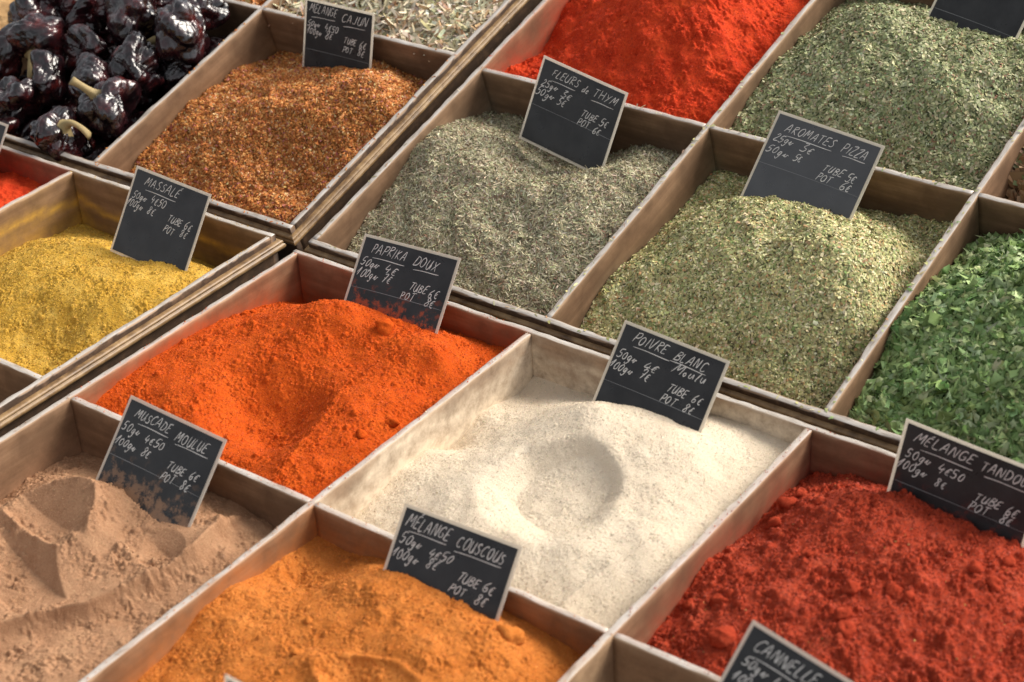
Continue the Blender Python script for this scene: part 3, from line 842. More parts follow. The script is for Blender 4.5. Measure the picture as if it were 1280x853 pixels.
# stray bits on the board tops round a compartment
def spill(mo, key, n, shape, length, width, palette, seed):
    ce = cells[key]
    r = np.random.default_rng(seed)
    SV, SF = shape
    side = r.integers(0, 4, n)
    t = r.random(n)
    j = r.uniform(-0.20, 0.20, n)
    x = np.where(side == 0, ce.x0+j, np.where(side == 1, ce.x1+j, ce.x0+t*(ce.x1-ce.x0)))
    y = np.where(side == 2, ce.y0+j, np.where(side == 3, ce.y1+j, ce.y0+t*(ce.y1-ce.y0)))
    c = np.stack([x, y, np.full(n, 0.02)], 1)
    a = r.random(n)*6.28
    T = np.stack([np.cos(a), np.sin(a), 0.1*r.standard_normal(n)], 1); B = np.stack([-np.sin(a), np.cos(a), 0.1*r.standard_normal(n)], 1)
    l = length*np.exp(0.3*r.standard_normal(n)); w_ = width*np.exp(0.3*r.standard_normal(n))
    V = c[:, None]+SV[None, :, 0, None]*l[:, None, None]*T[:, None]+SV[None, :, 1, None]*w_[:, None, None]*B[:, None]
    V[..., 2] += SV[None, :, 2]*w_[:, None]
    k = len(SV)
    me = mesh('stray_bits', V.reshape(-1, 3)*0.01, (SF[None]+(np.arange(n)*k)[:, None, None]).reshape(-1, 3), M_FL, smooth=False)
    C = pick_colors(n, palette, r)
    colattr(me, 'col', np.repeat(np.concatenate([C, np.ones((n, 1))], 1), k, 0))
    tag(link('stray_bits', me, mo), kind='stuff')
for key, pal, sh, ln, wd, n_ in (('thyme', TH, BENT, 0.42, 0.08, 60), ('pizza', PZ, BENT, 0.28, 0.15, 90), ('oregano', OR, BENT, 0.35, 0.17, 60), ('parsley', PA, LOBED, 0.7, 0.5, 16), ('cajun', CJ, SEED, 0.26, 0.16, 70)):
    spill(HERBS[key], key, n_, sh, ln, wd, pal, len(key)*7+n_)
for mo, key, col in ((mp, 'paprika', PAP), (mpe, 'pepper', PEP), (mt, 'tandoori', TAN), (mc, 'couscous', COU), (mma, 'massale', MAS), (mmu, 'muscade', MUS), (mre, 'chilli', RED)):
    spill(mo, key, 150, SEED, 0.10, 0.08, [(1, col)], len(key)*11)

# loose grains clinging to the powder heaps
def specks(mo, key, n, palette, seed, size=(0.10, 0.06)):
    flakes(mo, cells[key], n, SEED, size[0], size[1], palette, M_FL, seed, 0.5, 0.06, 'grains', sink=0.02)
def tones(c, spread=0.25):
    return [(3, c), (2, tuple(v*(1-spread) for v in c)), (2, tuple(min(v*(1+spread), 0.85) for v in c))]
specks(mt, 'tandoori', 42000, tones((0.33,0.043,0.019))+[(0.02,(0.6,0.42,0.14))], 21, (0.13,0.11))
specks(mp, 'paprika', 42000, tones((0.53,0.080,0.010), 0.15), 22, (0.10,0.08))
specks(mc, 'couscous', 42000, tones((0.52,0.17,0.034), 0.2), 23, (0.10,0.08))
specks(mpe, 'pepper', 42000, tones((0.70,0.59,0.45), 0.05)+[(0.03,(0.35,0.28,0.2))], 24, (0.075,0.06))
specks(mma, 'massale', 36000, tones((0.52,0.32,0.06)), 25, (0.12,0.09))
specks(mmu, 'muscade', 16000, tones((0.41,0.24,0.135), 0.2), 26, (0.08,0.07))
specks(mre, 'chilli', 26000, tones((0.58,0.05,0.014)), 27, (0.13,0.10))

# ------------------------------------------------------------------ dried peppers
w = NM('dried_pepper_skin')
n1 = w.noise(w.coords(), 1.7, 5, 0.65)
n2 = w.noise(w.coords(), 9, 4, 0.6)
c = w.ramp(n1, [(0.42, (0.005, 0.003, 0.004)), (0.56, (0.030, 0.008, 0.010)), (0.74, (0.12, 0.016, 0.013))])
w.set(Base_Color=c, Roughness=w.math('ADD', w.math('MULTIPLY', n1, 0.30), 0.0), Specular_IOR_Level=0.6, Coat_Weight=0.45, Coat_Roughness=0.12)
w.bump(n2, 0.10, 0.04)
M_CHI = w.m
w = NM('pepper_stem')
n1 = w.noise(w.coords(scale=(150, 150, 40)), 1.0, 4)
w.set(Base_Color=w.ramp(n1, [(0.3, (0.22, 0.15, 0.06)), (0.7, (0.46, 0.36, 0.17))]), Roughness=0.7)
M_STEM = w.m

def pepper_mesh(seed, nu=120, nv=72):
    r = np.random.default_rng(seed)
    TH_, PH_ = np.meshgrid(np.linspace(0, math.pi, nv+1), np.linspace(0, 2*math.pi, nu, endpoint=False), indexing='ij')
    P = np.stack([np.sin(TH_)*np.cos(PH_), np.sin(TH_)*np.sin(PH_), np.cos(TH_)], 2)
    R_ = np.ones_like(TH_)
    for _ in range(5):                                             # broad dents
        d = r.normal(size=3); d /= np.linalg.norm(d)
        R_ -= 0.32*np.exp(-((P @ d-1)/0.22)**2)*r.uniform(0.6, 1.2)
    lob = r.integers(3, 5)
    R_ += 0.07*np.cos(lob*PH_+r.random()*6)*np.sin(TH_)
    env = np.sin(TH_)**0.7
    for m_, am in ((3, 0.18), (5, 0.16), (8, 0.075), (13, 0.02)):      # folds running from the stem to the tip
        tw = PH_+0.35*np.sin(2.1*TH_+r.random()*6)+0.18*np.sin(2*PH_+3*TH_+r.random()*6)
        R_ += am*(np.sqrt(np.sin(0.5*m_*tw+r.random()*6)**2+0.012)-0.62)*env*r.uniform(0.7, 1.3)
    for i in range(6):                                             # soft buckles across
        d = r.normal(size=3)*(2.4+0.5*i)
        R_ += 0.030*np.sin(P @ d+r.random()*6)
    for i in range(10):                                            # papery creases
        d = r.normal(size=3)*(3.0+0.7*i)
        q = P+0.25*np.sin(3.5*P[..., [2, 0, 1]]+r.random(3)*6)
        R_ -= 0.06*np.clip(0.30-np.abs(np.sin(q @ d+r.random()*6)), 0, 1)
    R_ -= 0.36*np.exp(-(TH_/0.33)**2)                             # calyx dimple
    V = P*R_[..., None]*np.array([1, 0.86+0.14*r.random(), 0.66+0.16*r.random()])
    idx = np.arange((nv+1)*nu).reshape(nv+1, nu); nx = np.roll(idx, -1, 1)
    Fq = np.stack([idx[:-1], idx[1:], nx[1:], nx[:-1]], 2).reshape(-1, 4)
    return mesh('pepper_skin', V.reshape(-1, 3), Fq, M_CHI)

def stem_mesh(seed, bend):
    r = np.random.default_rng(seed)
    n, m = 14, 10
    V = []
    for i in range(n+1):
        t = i/n
        a = bend*t*t
        c = np.array([0.95*t*math.sin(a), 0.06*math.sin(3*t+seed), 0.45+0.85*t*math.cos(a*0.9)])
        rad = 0.10+0.26*math.exp(-t*7)+0.03*max(0, t-0.75)*4
        for j in range(m):
            b = 2*math.pi*j/m
            rr = rad*(1+0.12*math.cos(5*b+2*t))
            V.append(c+np.array([rr*math.cos(b)*math.cos(a), rr*math.sin(b), -rr*math.cos(b)*math.sin(a)]))
    V.append(V[-1]*0+np.mean(V[-m:], 0))
    F_ = [(i*m+j, i*m+(j+1) % m, (i+1)*m+(j+1) % m, (i+1)*m+j) for i in range(n) for j in range(m)]
    F_ += [(n*m+j, n*m+(j+1) % m, (n+1)*m) for j in range(m)]
    return mesh('pepper_stem', V, F_, M_STEM)

SKINS = [pepper_mesh(300+i) for i in range(6)]
STEMS = [stem_mesh(i, b) for i, b in enumerate((0.25, 0.9, 1.3, 0.6))]
PEP_G = 'glossy dried peppers piled in the tray'
def dried_pepper(px, py, zz, rad, tilt, az, skin, stem, label):
    """tilt/az: how the stem axis leans, az measured from the tray's x axis"""
    q = hit(2, px, py, 2, zz)
    q[0] = np.clip(q[0], -50+rad*0.9, -25.5-rad*1.12); q[1] = min(q[1], 25.6-rad*1.1)
    root = bpy.data.objects.new('dried_pepper', None)
    COL.objects.link(root)
    root.empty_display_size = 0.02
    rot = Matrix.Rotation(az, 4, 'Z') @ Matrix.Rotation(tilt, 4, 'Y') @ Matrix.Rotation(px*1.7, 4, 'Z')
    root.matrix_world = TM[2] @ Matrix.Translation((q[0]*0.01, q[1]*0.01, zz*0.01)) @ rot @ Matrix.Scale(rad*1.18*0.01, 4)
    link('skin', SKINS[skin], root)
    if stem is not None:
        s = link('stem', STEMS[stem], root)
        s.rotation_euler = (0, 0, -px*1.7+random.uniform(-0.4, 0.4))
    tag(root, label, 'dried pepper', PEP_G)
PL = 'glossy blackish dried pepper in the heap, no stem showing'
R = math.radians
dried_pepper(70, 170, 0.6, 2.7, R(50), R(20), 0, 1, 'wine-red wrinkled dried pepper with a curved greenish stem, resting on the tray rim')
dried_pepper(143, 136, 0.4, 3.0, R(25), R(215), 1, 0, 'dried pepper with a thick upright tan stem and a red patch')
dried_pepper(20, 126, 0.4, 2.8, R(75), R(165), 2, 2, 'dried pepper whose pale stem hooks out sideways')
dried_pepper(110, 103, 0.5, 2.5, R(120), R(60), 3, None, 'dark dried pepper tucked behind the one with the thick upright stem')
dried_pepper(62, 100, 0.3, 2.5, R(110), R(190), 4, None, 'dark dried pepper just behind the wine-red one on the rim')
dried_pepper(166, 84, 0.7, 2.9, R(140), R(40), 5, None, 'smoothest rounded dried pepper, dark and barely wrinkled')
dried_pepper(106, 60, 0.8, 2.5, R(95), R(100), 0, None, 'finely crinkled dried pepper showing reddish folds in mid heap')
dried_pepper(46, 55, 1.2, 2.9, R(95), R(-55), 3, 3, 'wrinkled dried pepper with a short stem pointing down its front')
dried_pepper(34, 24, 1.0, 2.8, R(120), R(120), 1, None, 'dried pepper at the edge of its compartment beside the sandy tan heap')
dried_pepper(112, 14, 1.0, 2.9, R(130), R(0), 2, None, PL)
dried_pepper(167, 24, 1.4, 3.7, R(100), R(50), 4, None, 'largest dried pepper, broad and dark at the back of the heap')
dried_pepper(244, 46, 1.0, 3.2, R(95), R(205), 5, 0, 'shiny dried pepper with tan stem lying beside the divider')
dried_pepper(222, 78, -1.6, 2.6, R(130), R(80), 3, None, 'half-buried dried pepper against the divider beside the cajun flakes')
dried_pepper(5, 152, -1.4, 2.6, R(130), R(10), 5, None, 'low dried pepper in the tray corner behind the orange-red powder')
dried_pepper(72, 8, 1.2, 2.7, R(100), R(160), 0, None, PL)
dried_pepper(252, 16, 0.2, 2.4, R(35), R(120), 1, 3, 'small dried pepper with pale stem tip up against the back divider')
dried_pepper(205, -8, 0.4, 3.0, R(120), R(160), 2, None, 'dried pepper touching the back divider before the amber chips')
dried_pepper(-8, 70, 0.6, 2.9, R(120), R(60), 4, None, PL)
for i, (x, y, z, rr) in enumerate([(-46,3.6,-4.8,3.2),(-40,3.4,-4.8,3.0),(-34,3.6,-4.9,3.1),(-28.6,3.6,-5.2,2.8),(-46,10,-4.7,3.2),(-40,9.5,-4.6,3.2),(-34.2,9.6,-4.6,3.2),(-28.9,9.8,-5,2.9),
                                    (-46,16,-4.7,3.2),(-39.8,15.8,-4.6,3.2),(-34,15.6,-4.6,3.2),(-28.9,15.8,-4.9,2.9),(-46,22,-4.8,3.1),(-40,22.2,-4.8,3.1),(-34,22.2,-4.8,3.1),(-28.9,22.3,-4.9,2.9),(-31,12.6,-1.6,2.4),(-30.5,19,-1.4,2.4)]):
    root = bpy.data.objects.new('dried_pepper', None)
    COL.objects.link(root); root.empty_display_size = 0.02
    root.matrix_world = TM[2] @ Matrix.Translation((x*0.01, y*0.01, z*0.01)) @ Matrix.Rotation(i*2.1, 4, 'Z') @ Matrix.Rotation(1.2+i, 4, 'Y') @ Matrix.Scale(rr*0.01, 4)
    link('skin', SKINS[i % 6], root)
    tag(root, PL, 'dried pepper', PEP_G)

# ------------------------------------------------------------------ price cards
def S(*a): return [tuple(p) for p in a]
FONT = {
 'A': (0.62, [S((0,0),(0.3,1.02),(0.58,0)), S((0.1,0.36),(0.52,0.4))]),
 'B': (0.52, [S((0.04,0),(0.08,1)), S((0.06,0.98),(0.38,0.95),(0.42,0.72),(0.1,0.53),(0.46,0.42),(0.46,0.1),(0.04,0))]),
 'C': (0.56, [S((0.52,0.88),(0.34,1.0),(0.1,0.78),(0.02,0.4),(0.14,0.05),(0.36,0.0),(0.54,0.14))]),
 'D': (0.58, [S((0.06,0),(0.1,1)), S((0.0,0.98),(0.36,0.92),(0.56,0.55),(0.42,0.12),(0.02,0))]),
 'E': (0.48, [S((0.46,0.98),(0.08,0.95),(0.05,0.5),(0.03,0.02),(0.46,0.0)), S((0.06,0.5),(0.38,0.52))]),
 'F': (0.48, [S((0.1,0),(0.12,0.98)), S((0.0,0.96),(0.5,1.02)), S((0.12,0.52),(0.4,0.55))]),
 'G': (0.58, [S((0.52,0.85),(0.32,1.0),(0.08,0.75),(0.04,0.3),(0.22,0.0),(0.5,0.12),(0.52,0.42),(0.32,0.42))]),
 'H': (0.58, [S((0.06,0),(0.1,1)), S((0.5,0),(0.54,1)), S((0.06,0.5),(0.54,0.52))]),
 'I': (0.2, [S((0.06,0),(0.1,0.98))]),
 'J': (0.46, [S((0.4,1),(0.38,0.2),(0.24,0.0),(0.04,0.14))]),
 'K': (0.54, [S((0.06,0),(0.1,1)), S((0.52,0.98),(0.1,0.46),(0.54,0.0))]),
 'L': (0.46, [S((0.1,1),(0.04,0.02),(0.46,0.0))]),
 'M': (0.74, [S((0,0),(0.14,1),(0.34,0.35),(0.6,1.02),(0.7,0))]),
 'N': (0.6, [S((0.02,0),(0.1,1),(0.5,0.02),(0.58,1))]),
 'O': (0.58, [S((0.3,1),(0.06,0.75),(0.06,0.25),(0.28,0.0),(0.52,0.25),(0.52,0.75),(0.3,1.0))]),
 'P': (0.5, [S((0.06,0),(0.1,1)), S((0.0,0.96),(0.4,0.98),(0.5,0.74),(0.34,0.5),(0.08,0.46))]),
 'R': (0.54, [S((0.06,0),(0.1,1)), S((0.0,0.96),(0.4,0.98),(0.48,0.75),(0.1,0.5),(0.52,0.0))]),
 'S': (0.5, [S((0.46,0.9),(0.26,1.0),(0.08,0.8),(0.2,0.58),(0.42,0.4),(0.42,0.12),(0.22,0.0),(0.02,0.12))]),
 'T': (0.54, [S((0.26,0),(0.3,0.98)), S((0.0,0.96),(0.58,1.0))]),
 'U': (0.56, [S((0.06,1),(0.04,0.3),(0.2,0.0),(0.42,0.12),(0.52,1.0)), S((0.5,0.5),(0.54,0.0))]),
 'V': (0.54, [S((0.02,1),(0.24,0),(0.54,1.02))]),
 'W': (0.7, [S((0,1),(0.16,0),(0.36,0.7),(0.52,0),(0.7,1))]),
 'X': (0.52, [S((0.04,1),(0.5,0)), S((0.5,1),(0.02,0))]),
 'Y': (0.52, [S((0.02,1),(0.26,0.5)), S((0.54,1),(0.14,-0.05))]),
 'Z': (0.5, [S((0.04,0.98),(0.48,1.0),(0.02,0.02),(0.5,0.0))]),
 '0': (0.46, [S((0.24,0.9),(0.05,0.65),(0.05,0.25),(0.2,0.02),(0.4,0.2),(0.42,0.65),(0.24,0.9))]),
 '1': (0.34, [S((-0.05,0.35),(0.3,1.0),(0.12,0))]),
 '2': (0.48, [S((0.06,0.78),(0.24,1.0),(0.42,0.75),(0.04,0.02),(0.5,0.04))]),
 '3': (0.46, [S((0.06,0.94),(0.4,0.98),(0.2,0.58),(0.44,0.36),(0.3,0.02),(0.02,0.08))]),
 '4': (0.46, [S((0.16,1.0),(0.02,0.4),(0.46,0.44)), S((0.36,0.66),(0.28,-0.04))]),
 '5': (0.48, [S((0.48,1.0),(0.14,0.96),(0.08,0.56),(0.38,0.52),(0.42,0.18),(0.22,0.0),(0.0,0.1))]),
 '6': (0.46, [S((0.4,1.0),(0.1,0.6),(0.06,0.18),(0.26,0.0),(0.42,0.2),(0.3,0.44),(0.08,0.3))]),
 '7': (0.44, [S((0.02,0.94),(0.46,0.98),(0.16,0)), S((0.1,0.5),(0.4,0.52))]),
 '8': (0.46, [S((0.4,0.85),(0.22,1.0),(0.08,0.8),(0.4,0.3),(0.24,0.0),(0.04,0.22),(0.38,0.7),(0.4,0.85))]),
 '€': (0.42, [S((0.42,0.7),(0.24,0.76),(0.1,0.5),(0.12,0.12),(0.3,0.0),(0.42,0.06)), S((0.0,0.46),(0.32,0.48)), S((0.0,0.3),(0.3,0.32))]),
 'g': (0.4, [S((0.36,0.5),(0.14,0.54),(0.04,0.25),(0.2,0.06),(0.36,0.5),(0.32,-0.2),(0.14,-0.4),(0.0,-0.22))]),
 's': (0.5, [S((0.0,0.12),(0.2,0.5),(0.2,0.14),(0.34,0.08),(0.42,0.4),(0.54,0.34))]),
 'o': (0.38, [S((0.2,0.5),(0.04,0.3),(0.18,0.02),(0.34,0.25),(0.2,0.5))]),
 'u': (0.4, [S((0.04,0.5),(0.06,0.1),(0.24,0.06),(0.34,0.5),(0.4,0.02))]),
 'l': (0.2, [S((0.1,1.0),(0.05,0.1),(0.18,0.02))]),
 'd': (0.42, [S((0.34,0.5),(0.06,0.4),(0.08,0.05),(0.32,0.15),(0.4,1.0)), S((0.37,0.6),(0.42,0.0))]),
 'e': (0.36, [S((0.06,0.26),(0.32,0.36),(0.18,0.52),(0.04,0.25),(0.16,0.02),(0.36,0.1))]),
 "'": (0.15, [S((0.1,1.05),(0.06,0.85))]),
}
def smooth_line(P, n=6):
    P = np.array(P, float)
    if len(P) < 3: return np.array([P[0]+(P[1]-P[0])*t for t in np.linspace(0, 1, 4)])
    Q = np.vstack([2*P[0]-P[1], P, 2*P[-1]-P[-2]])
    out = []
    for i in range(1, len(Q)-2):
        for t in np.linspace(0, 1, n, endpoint=False):
            a, b, c, d = Q[i-1], Q[i], Q[i+1], Q[i+2]
            out.append(0.5*((2*b)+(-a+c)*t+(2*a-5*b+4*c-d)*t*t+(-a+3*b-3*c+d)*t**3))
    out.append(P[-1])
    return np.array(out)
def ribbon(P, width, V, F_, r):
    d = np.gradient(P, axis=0)
    d /= np.linalg.norm(d, axis=1)[:, None]+1e-9
    nrm = np.stack([-d[:, 1], d[:, 0]], 1)
    n = len(P)
    wv = width*(0.5+0.10*np.sin(np.linspace(0, 5, n)+r.random()*6))*np.clip(np.minimum(np.arange(n), np.arange(n)[::-1])*0.35+0.6, 0, 1)
    b = len(V)
    for p, m_, k in zip(P, nrm, wv):
        V.append((*(p+m_*k), 0)); V.append((*(p-m_*k), 0))
    for i in range(n-1):
        F_.append((b+2*i, b+2*i+1, b+2*i+3, b+2*i+2))
def write(text, x, y, h, V, F_, r, width, slant=0.34, squeeze=1.0, fit=None):
    """hand lettering, cap height h, baseline y (card cm, y up); returns the end x"""
    tot = sum((FONT['E' if c == 'É' else c][0]+0.19) if c != ' ' else 0.42 for c in text)
    if fit: squeeze = fit/(tot*h)
    x_ = x
    for c in text:
        if c == ' ': x_ += 0.42*h*squeeze; continue
        wd, st = FONT['E' if c == 'É' else c]
        strokes = list(st)
        if c == 'É': strokes = strokes+[S((0.2,1.12),(0.42,1.34))]
        jy, js, ja = r.normal(0, 0.035)*h, 1+r.normal(0, 0.05), r.normal(0, 0.05)
        for s in strokes:
            P = np.array(s)+r.normal(0, 0.022, (len(s), 2))
            X = (P[:, 0]+(slant+ja)*P[:, 1])*h*js*squeeze; Y = P[:, 1]*h*js
            ribbon(smooth_line(np.stack([x_+X, y+jy+Y], 1)), width, V, F_, r)
        x_ += (wd+0.19)*h*squeeze
    return x_

w = NM('chalk_ink')
n1 = w.noise(w.coords(), 900, 3)
w.set(Base_Color=w.ramp(n1, [(0.3, (0.54, 0.52, 0.48)), (0.7, (0.74, 0.71, 0.67))]), Roughness=0.6)
M_INK = w.m
w = NM('laminate_film')
tr = w.new('ShaderNodeBsdfTransparent'); tr.inputs['Color'].default_value = (0.93, 0.92, 0.88, 1)
mx = w.new('ShaderNodeMixShader'); mx.inputs[0].default_value = 0.75
w.set(Base_Color=(0.72, 0.68, 0.61), Roughness=0.25, Specular_IOR_Level=0.6)
tl_ = w.new('ShaderNodeBsdfTranslucent'); tl_.inputs['Color'].default_value = (0.86, 0.81, 0.72, 1)
m2 = w.new('ShaderNodeMixShader'); m2.inputs[0].default_value = 0.5
w.l.new(tl_.outputs[0], m2.inputs[1]); w.l.new(w.b.outputs[0], m2.inputs[2])
w.l.new(tr.outputs[0], mx.inputs[1]); w.l.new(m2.outputs[0], mx.inputs[2]); w.l.new(mx.outputs[0], w.out.inputs['Surface'])
M_LAM = w.m
def card_material(dust=None, amt=0.0, spec=0.28):
    w = NM('black_card')
    o = w.coords()
    n1 = w.noise(o, 35, 4, 0.6); n2 = w.noise(o, 500, 3, 0.6)
    c = w.ramp(n1, [(0.3, (0.014, 0.014, 0.015)), (0.7, (0.034, 0.034, 0.035))])
    if dust:
        sep = w.new('ShaderNodeSeparateXYZ'); w.l.new(o, sep.inputs[0])
        low = w.math('MULTIPLY', w.math('ADD', sep.outputs['Y'], 0.033), -34.0, True)       # card y runs from 0 down
        n3 = w.noise(o, 95, 6, 0.75)
        m_ = w.math('MULTIPLY', low, w.math('MULTIPLY', w.math('SUBTRACT', w.math('ADD', n3, w.math('MULTIPLY', low, 0.14)), 0.58), 10.0, True), True)
        c = w.mix(w.math('MULTIPLY', m_, amt), c, dust)
    sm = w.noise(o, 60, 5, 0.7)
    w.set(Base_Color=c, Roughness=w.math('ADD', w.math('MULTIPLY', sm, 0.30), 0.16), Specular_IOR_Level=spec)
    w.bump(w.math('ADD', w.math('MULTIPLY', w.noise(o, 18, 2), 1.0), w.math('MULTIPLY', n2, 0.03)), 0.25, 0.004)
    return w.m
CARD = card_material()
w = NM('fold_mark')
w.set(Base_Color=(0.16, 0.16, 0.16), Roughness=0.4)
M_FOLD = w.m

CARD_G = 'handwritten price cards stuck in the spices'
def price_card(k, Wd, tl, ang, lines, label, mat=None, H=8.0, seed=0, rules=(), fold=4.5):
    a, b, c = ang
    x = np.array([math.cos(a)*math.cos(b), math.sin(a)*math.cos(b), math.sin(b)])
    up = np.array([0, math.sin(c), math.cos(c)]); up = up-x*(x @ up); up /= np.linalg.norm(up)
    nrm = np.cross(x, up)
    m = Matrix.Identity(4)
    for i in range(3):
        m[i][0], m[i][1], m[i][2], m[i][3] = x[i], up[i], nrm[i], tl[i]*0.01
    root = bpy.data.objects.new('price_card', None)
    COL.objects.link(root); root.empty_display_size = 0.02
    root.matrix_world = TM[k] @ m
    tag(root, label, 'price card', CARD_G)
    r = np.random.default_rng(seed)
    # slightly bowed sheets
    def sheet(nm, x0, x1, y0, y1, z0, z1, mt):
        nx, ny = 14, 10
        V = []
        rad = 0.14
        for z in (z0, z1):
            for j in range(ny+1):
                for i in range(nx+1):
                    xx = x0+(x1-x0)*i/nx; yy = y0+(y1-y0)*j/ny
                    V.append((xx, yy, z+bow(xx, yy)))
        n1_ = (nx+1)*(ny+1)
        F_ = []
        for s, off in ((0, 0), (1, n1_)):
            for j in range(ny):
                for i in range(nx):
                    q = [off+j*(nx+1)+i, off+j*(nx+1)+i+1, off+(j+1)*(nx+1)+i+1, off+(j+1)*(nx+1)+i]
                    F_.append(tuple(q if s else q[::-1]))
        rim = [i for i in range(nx+1)]+[j*(nx+1)+nx for j in range(1, ny+1)]+[ny*(nx+1)+i for i in range(nx-1, -1, -1)]+[j*(nx+1) for j in range(ny-1, 0, -1)]
        for p, q in zip(rim, rim[1:]+rim[:1]): F_.append((p, q, q+n1_, p+n1_))
        me = mesh(nm, np.array(V)*0.01, F_, mt, smooth=False)
        return me
    bw = r.uniform(0.03, 0.10); bs = r.uniform(-0.05, 0.05)
    def bow(xx, yy): return bw*math.sin(math.pi*xx/Wd)+bs*(yy/H)**2*2
    link('laminate', sheet('laminate', 0, Wd, -H, 0, -0.03, 0.03, M_LAM), root)
    mg = 0.25
    cd = link('card', sheet('card', mg, Wd-mg, -H+mg, -mg, -0.045, 0.045, mat or CARD), root)
    V, F_ = [], []
    for text, lx, ly, lh, fit in lines:
        lx += r.normal(0, 0.09); ly += r.normal(0, 0.06); lh *= 1+r.normal(0, 0.05)
        write(text, lx*Wd/9.7, -ly, lh, V, F_, r, 0.062, fit=fit*Wd/9.7 if fit else None)
    for xa, xb, ya, yb in rules:
        P = np.array([(xa*Wd/9.7+(xb-xa)*Wd/9.7*t, -(ya+(yb-ya)*t)+0.03*math.sin(5*t)) for t in np.linspace(0, 1, 10)])
        ribbon(P, 0.055, V, F_, r)
    if V:
        V = [(x_, y_, 0.062+bow(x_, y_)) for x_, y_, _ in V]
        link('lettering', mesh('lettering', np.array(V)*0.01, F_, M_INK, smooth=False), cd)
    if fold:
        V, F_ = [], []
        ribbon(np.array([(mg+0.02+(Wd-2*mg-0.04)*t, -fold+0.05*math.sin(3*t)) for t in np.linspace(0, 1, 12)]), 0.045, V, F_, r)
        V = [(x_, y_, 0.058+bow(x_, y_)) for x_, y_, _ in V]
        link('fold_line', mesh('fold_line', np.array(V)*0.01, F_, M_FOLD, smooth=False), cd)
    return root

def prices(a1, a2, b1, b2, t, p):
    return [(a1, 0.55, 2.60, 0.70, 1.9), (a2, 3.0, 2.72, 0.70, 0.9*len(a2)**0.55), (b1, 0.35, 3.55, 0.70, 2.2), (b2, 3.0, 3.62, 0.70, None),
            ('TUBE', 5.75, 3.62, 0.62, 1.85), (t, 7.9, 3.72, 0.72, None), ('POT', 5.5, 4.46, 0.62, 1.35), (p, 7.6, 4.58, 0.72, None)]
STD = prices('50gs', '4€50', '100gs', '8€', '6€', '8€')
P74 = prices('50gs', '4€', '100gs', '7€', '6€', '8€')
P25 = prices('25gs', '3€', '50gs', '5€', '5€', '6€')
price_card(3, 9.52, (-12.70,-2.60,4.72), (-0.056,-0.016,0.587), [('MASSALÉ', 1.6, 1.45, 0.72, 4.6)]+STD,
           'price card reading massalé standing in the mustard-yellow powder', seed=1, rules=[(2.0, 6.0, 1.75, 1.72)], fold=None)
price_card(2, 8.61, (-17.27,25.49,3.24), (0.021,-0.021,0.503), [('MÉLANGE', 0.7, 1.35, 0.72, 4.0), ('CAJUN', 5.2, 1.5, 0.85, 3.6)]+STD,
           'price card reading mélange cajun standing in the orange-brown flakes', seed=2, rules=[(1.0, 4.4, 1.75, 1.6), (5.6, 8.6, 1.95, 1.8)], fold=5.0)
price_card(1, 9.96, (8.58,25.69,3.81), (-0.143,-0.069,0.664), [('FLEURS', 1.4, 1.45, 0.72, 3.2), ('de', 4.9, 1.5, 0.8, None), ('THYM', 6.2, 1.55, 0.72, 2.7)]+P25,
           'price card reading fleurs de thym sunk in the grey-green thyme', seed=3, rules=[(1.6, 4.4, 1.85, 1.75), (6.3, 8.8, 1.95, 1.85)])
price_card(1, 10.43, (32.87,25.52,4.20), (-0.128,0.014,0.953), [('AROMATES', 1.1, 1.5, 0.78, 4.6), ('PIZZA', 6.5, 1.55, 0.78, 2.3)]+P25,
           'shiny price card reading aromates pizza leaning far back on its heap', card_material(None, 0, 1.0), seed=4, rules=[(1.6, 5.8, 1.85, 1.8), (6.8, 8.8, 1.9, 1.85)], fold=4.6)
price_card(0, 9.78, (8.54,-0.31,4.34), (0.042,0.032,0.693), [('PAPRIKA', 1.2, 1.4, 0.76, 3.6), ('DOUX', 5.6, 1.55, 0.78, 2.4)]+P74,
           'price card reading paprika doux, lower half dusted orange', card_material((0.55,0.085,0.012), 0.75), seed=5, rules=[(1.5, 4.8, 1.8, 1.78), (5.7, 8.2, 1.9, 1.8)])
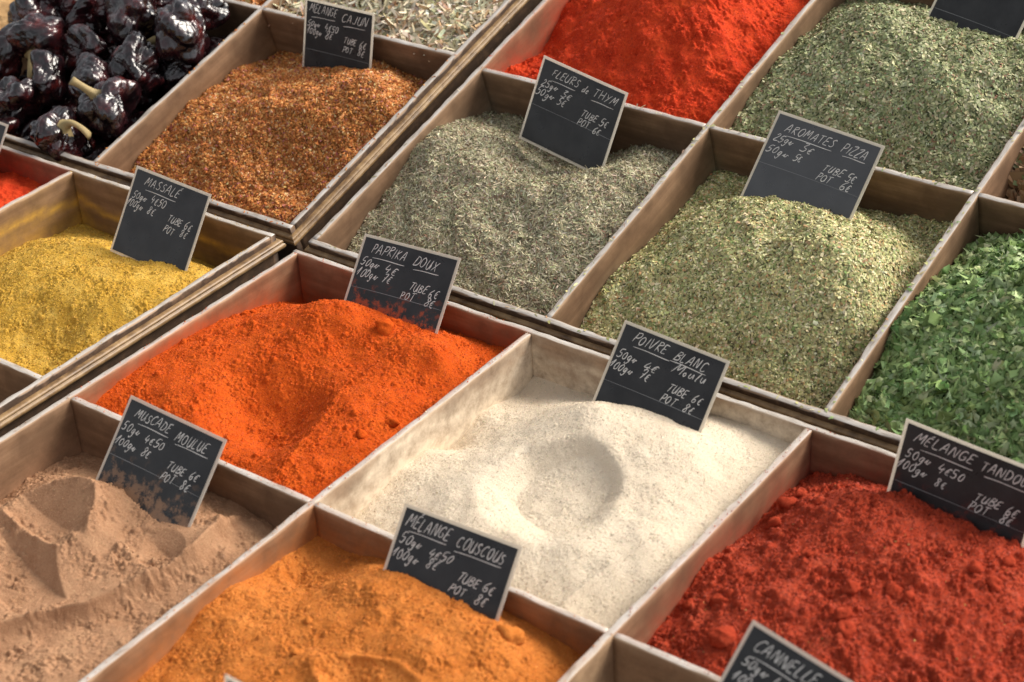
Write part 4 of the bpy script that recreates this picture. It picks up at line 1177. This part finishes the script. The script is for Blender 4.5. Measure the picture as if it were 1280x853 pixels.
price_card(0, 9.58, (34.21,-0.22,4.12), (-0.072,-0.010,0.689), [('POIVRE', 1.5, 1.35, 0.74, 3.3), ('BLANC', 5.3, 1.4, 0.72, 2.9), ("'Moulu", 5.1, 2.25, 0.7, 3.4)]+
           [(a, x_, y_+0.15, h_, f_2) for a, x_, y_, h_, f_2 in P74],
           'price card reading poivre blanc moulu in the cream-coloured pepper', seed=6, rules=[(1.6, 5.0, 1.65, 1.62), (5.0, 8.3, 1.58, 1.6)], fold=4.75)
price_card(0, 10.14, (57.99,-1.64,4.66), (-0.032,-0.046,0.292), [('MÉLANGE', 0.9, 1.35, 0.74, 4.3), ('TANDOORI', 5.6, 1.45, 0.74, 4.0)]+STD,
           'price card reading mélange tandoori behind the brick-red powder', card_material((0.38,0.04,0.015), 0.35), seed=7, rules=[(1.5, 5.2, 1.75, 1.68), (6.0, 9.0, 1.8, 1.75)])
price_card(0, 9.90, (8.38,-27.03,3.46), (-0.023,-0.016,0.728), [('MUSCADE', 1.2, 1.35, 0.78, 3.7), ('MOULUE', 5.5, 1.55, 0.78, 3.1)]+STD,
           'price card reading muscade moulue, smeared with brown nutmeg dust', card_material((0.32,0.18,0.10), 0.7), seed=8, rules=[(1.7, 4.8, 1.68, 1.62), (5.6, 8.8, 1.85, 1.75)])
price_card(0, 9.38, (33.1,-25.6,2.75), (0.052,-0.005,0.696), [('MÉLANGE', 0.75, 1.35, 0.80, 3.7), ('COUSCOUS', 4.85, 1.55, 0.82, 3.9)]+STD,
           'price card reading mélange couscous in the golden orange powder', seed=9, rules=[(1.0, 4.2, 1.7, 1.62), (4.9, 8.7, 1.85, 1.75)], fold=None)
price_card(0, 9.6, (59.63,-25.52,4.93), (-0.159,-0.055,0.770), [('CANNELLE', 1.0, 1.45, 0.78, 4.6)]+STD,
           'price card reading cannelle between the brick-red powder and the sunken cinnamon', seed=10, rules=[(1.2, 5.6, 1.85, 1.8)], H=9.0)
price_card(3, 9.7, (-40.81,-1.05,4.03), (-0.052,-0.016,0.612), STD, 'price card in the vivid orange-red powder near the dried peppers', seed=11, fold=4.5)
price_card(1, 9.30, (36.38,51.55,2.45), (-0.221,-0.004,0.859), [], 'grey-black price card standing behind the oregano', seed=12, fold=4.3)
price_card(0, 9.0, (41.2,-50.0,10.4), (0.02,-0.01,0.25), [], 'tall price card standing at the outer edge of the couscous powder', seed=13, H=13.5, fold=None)
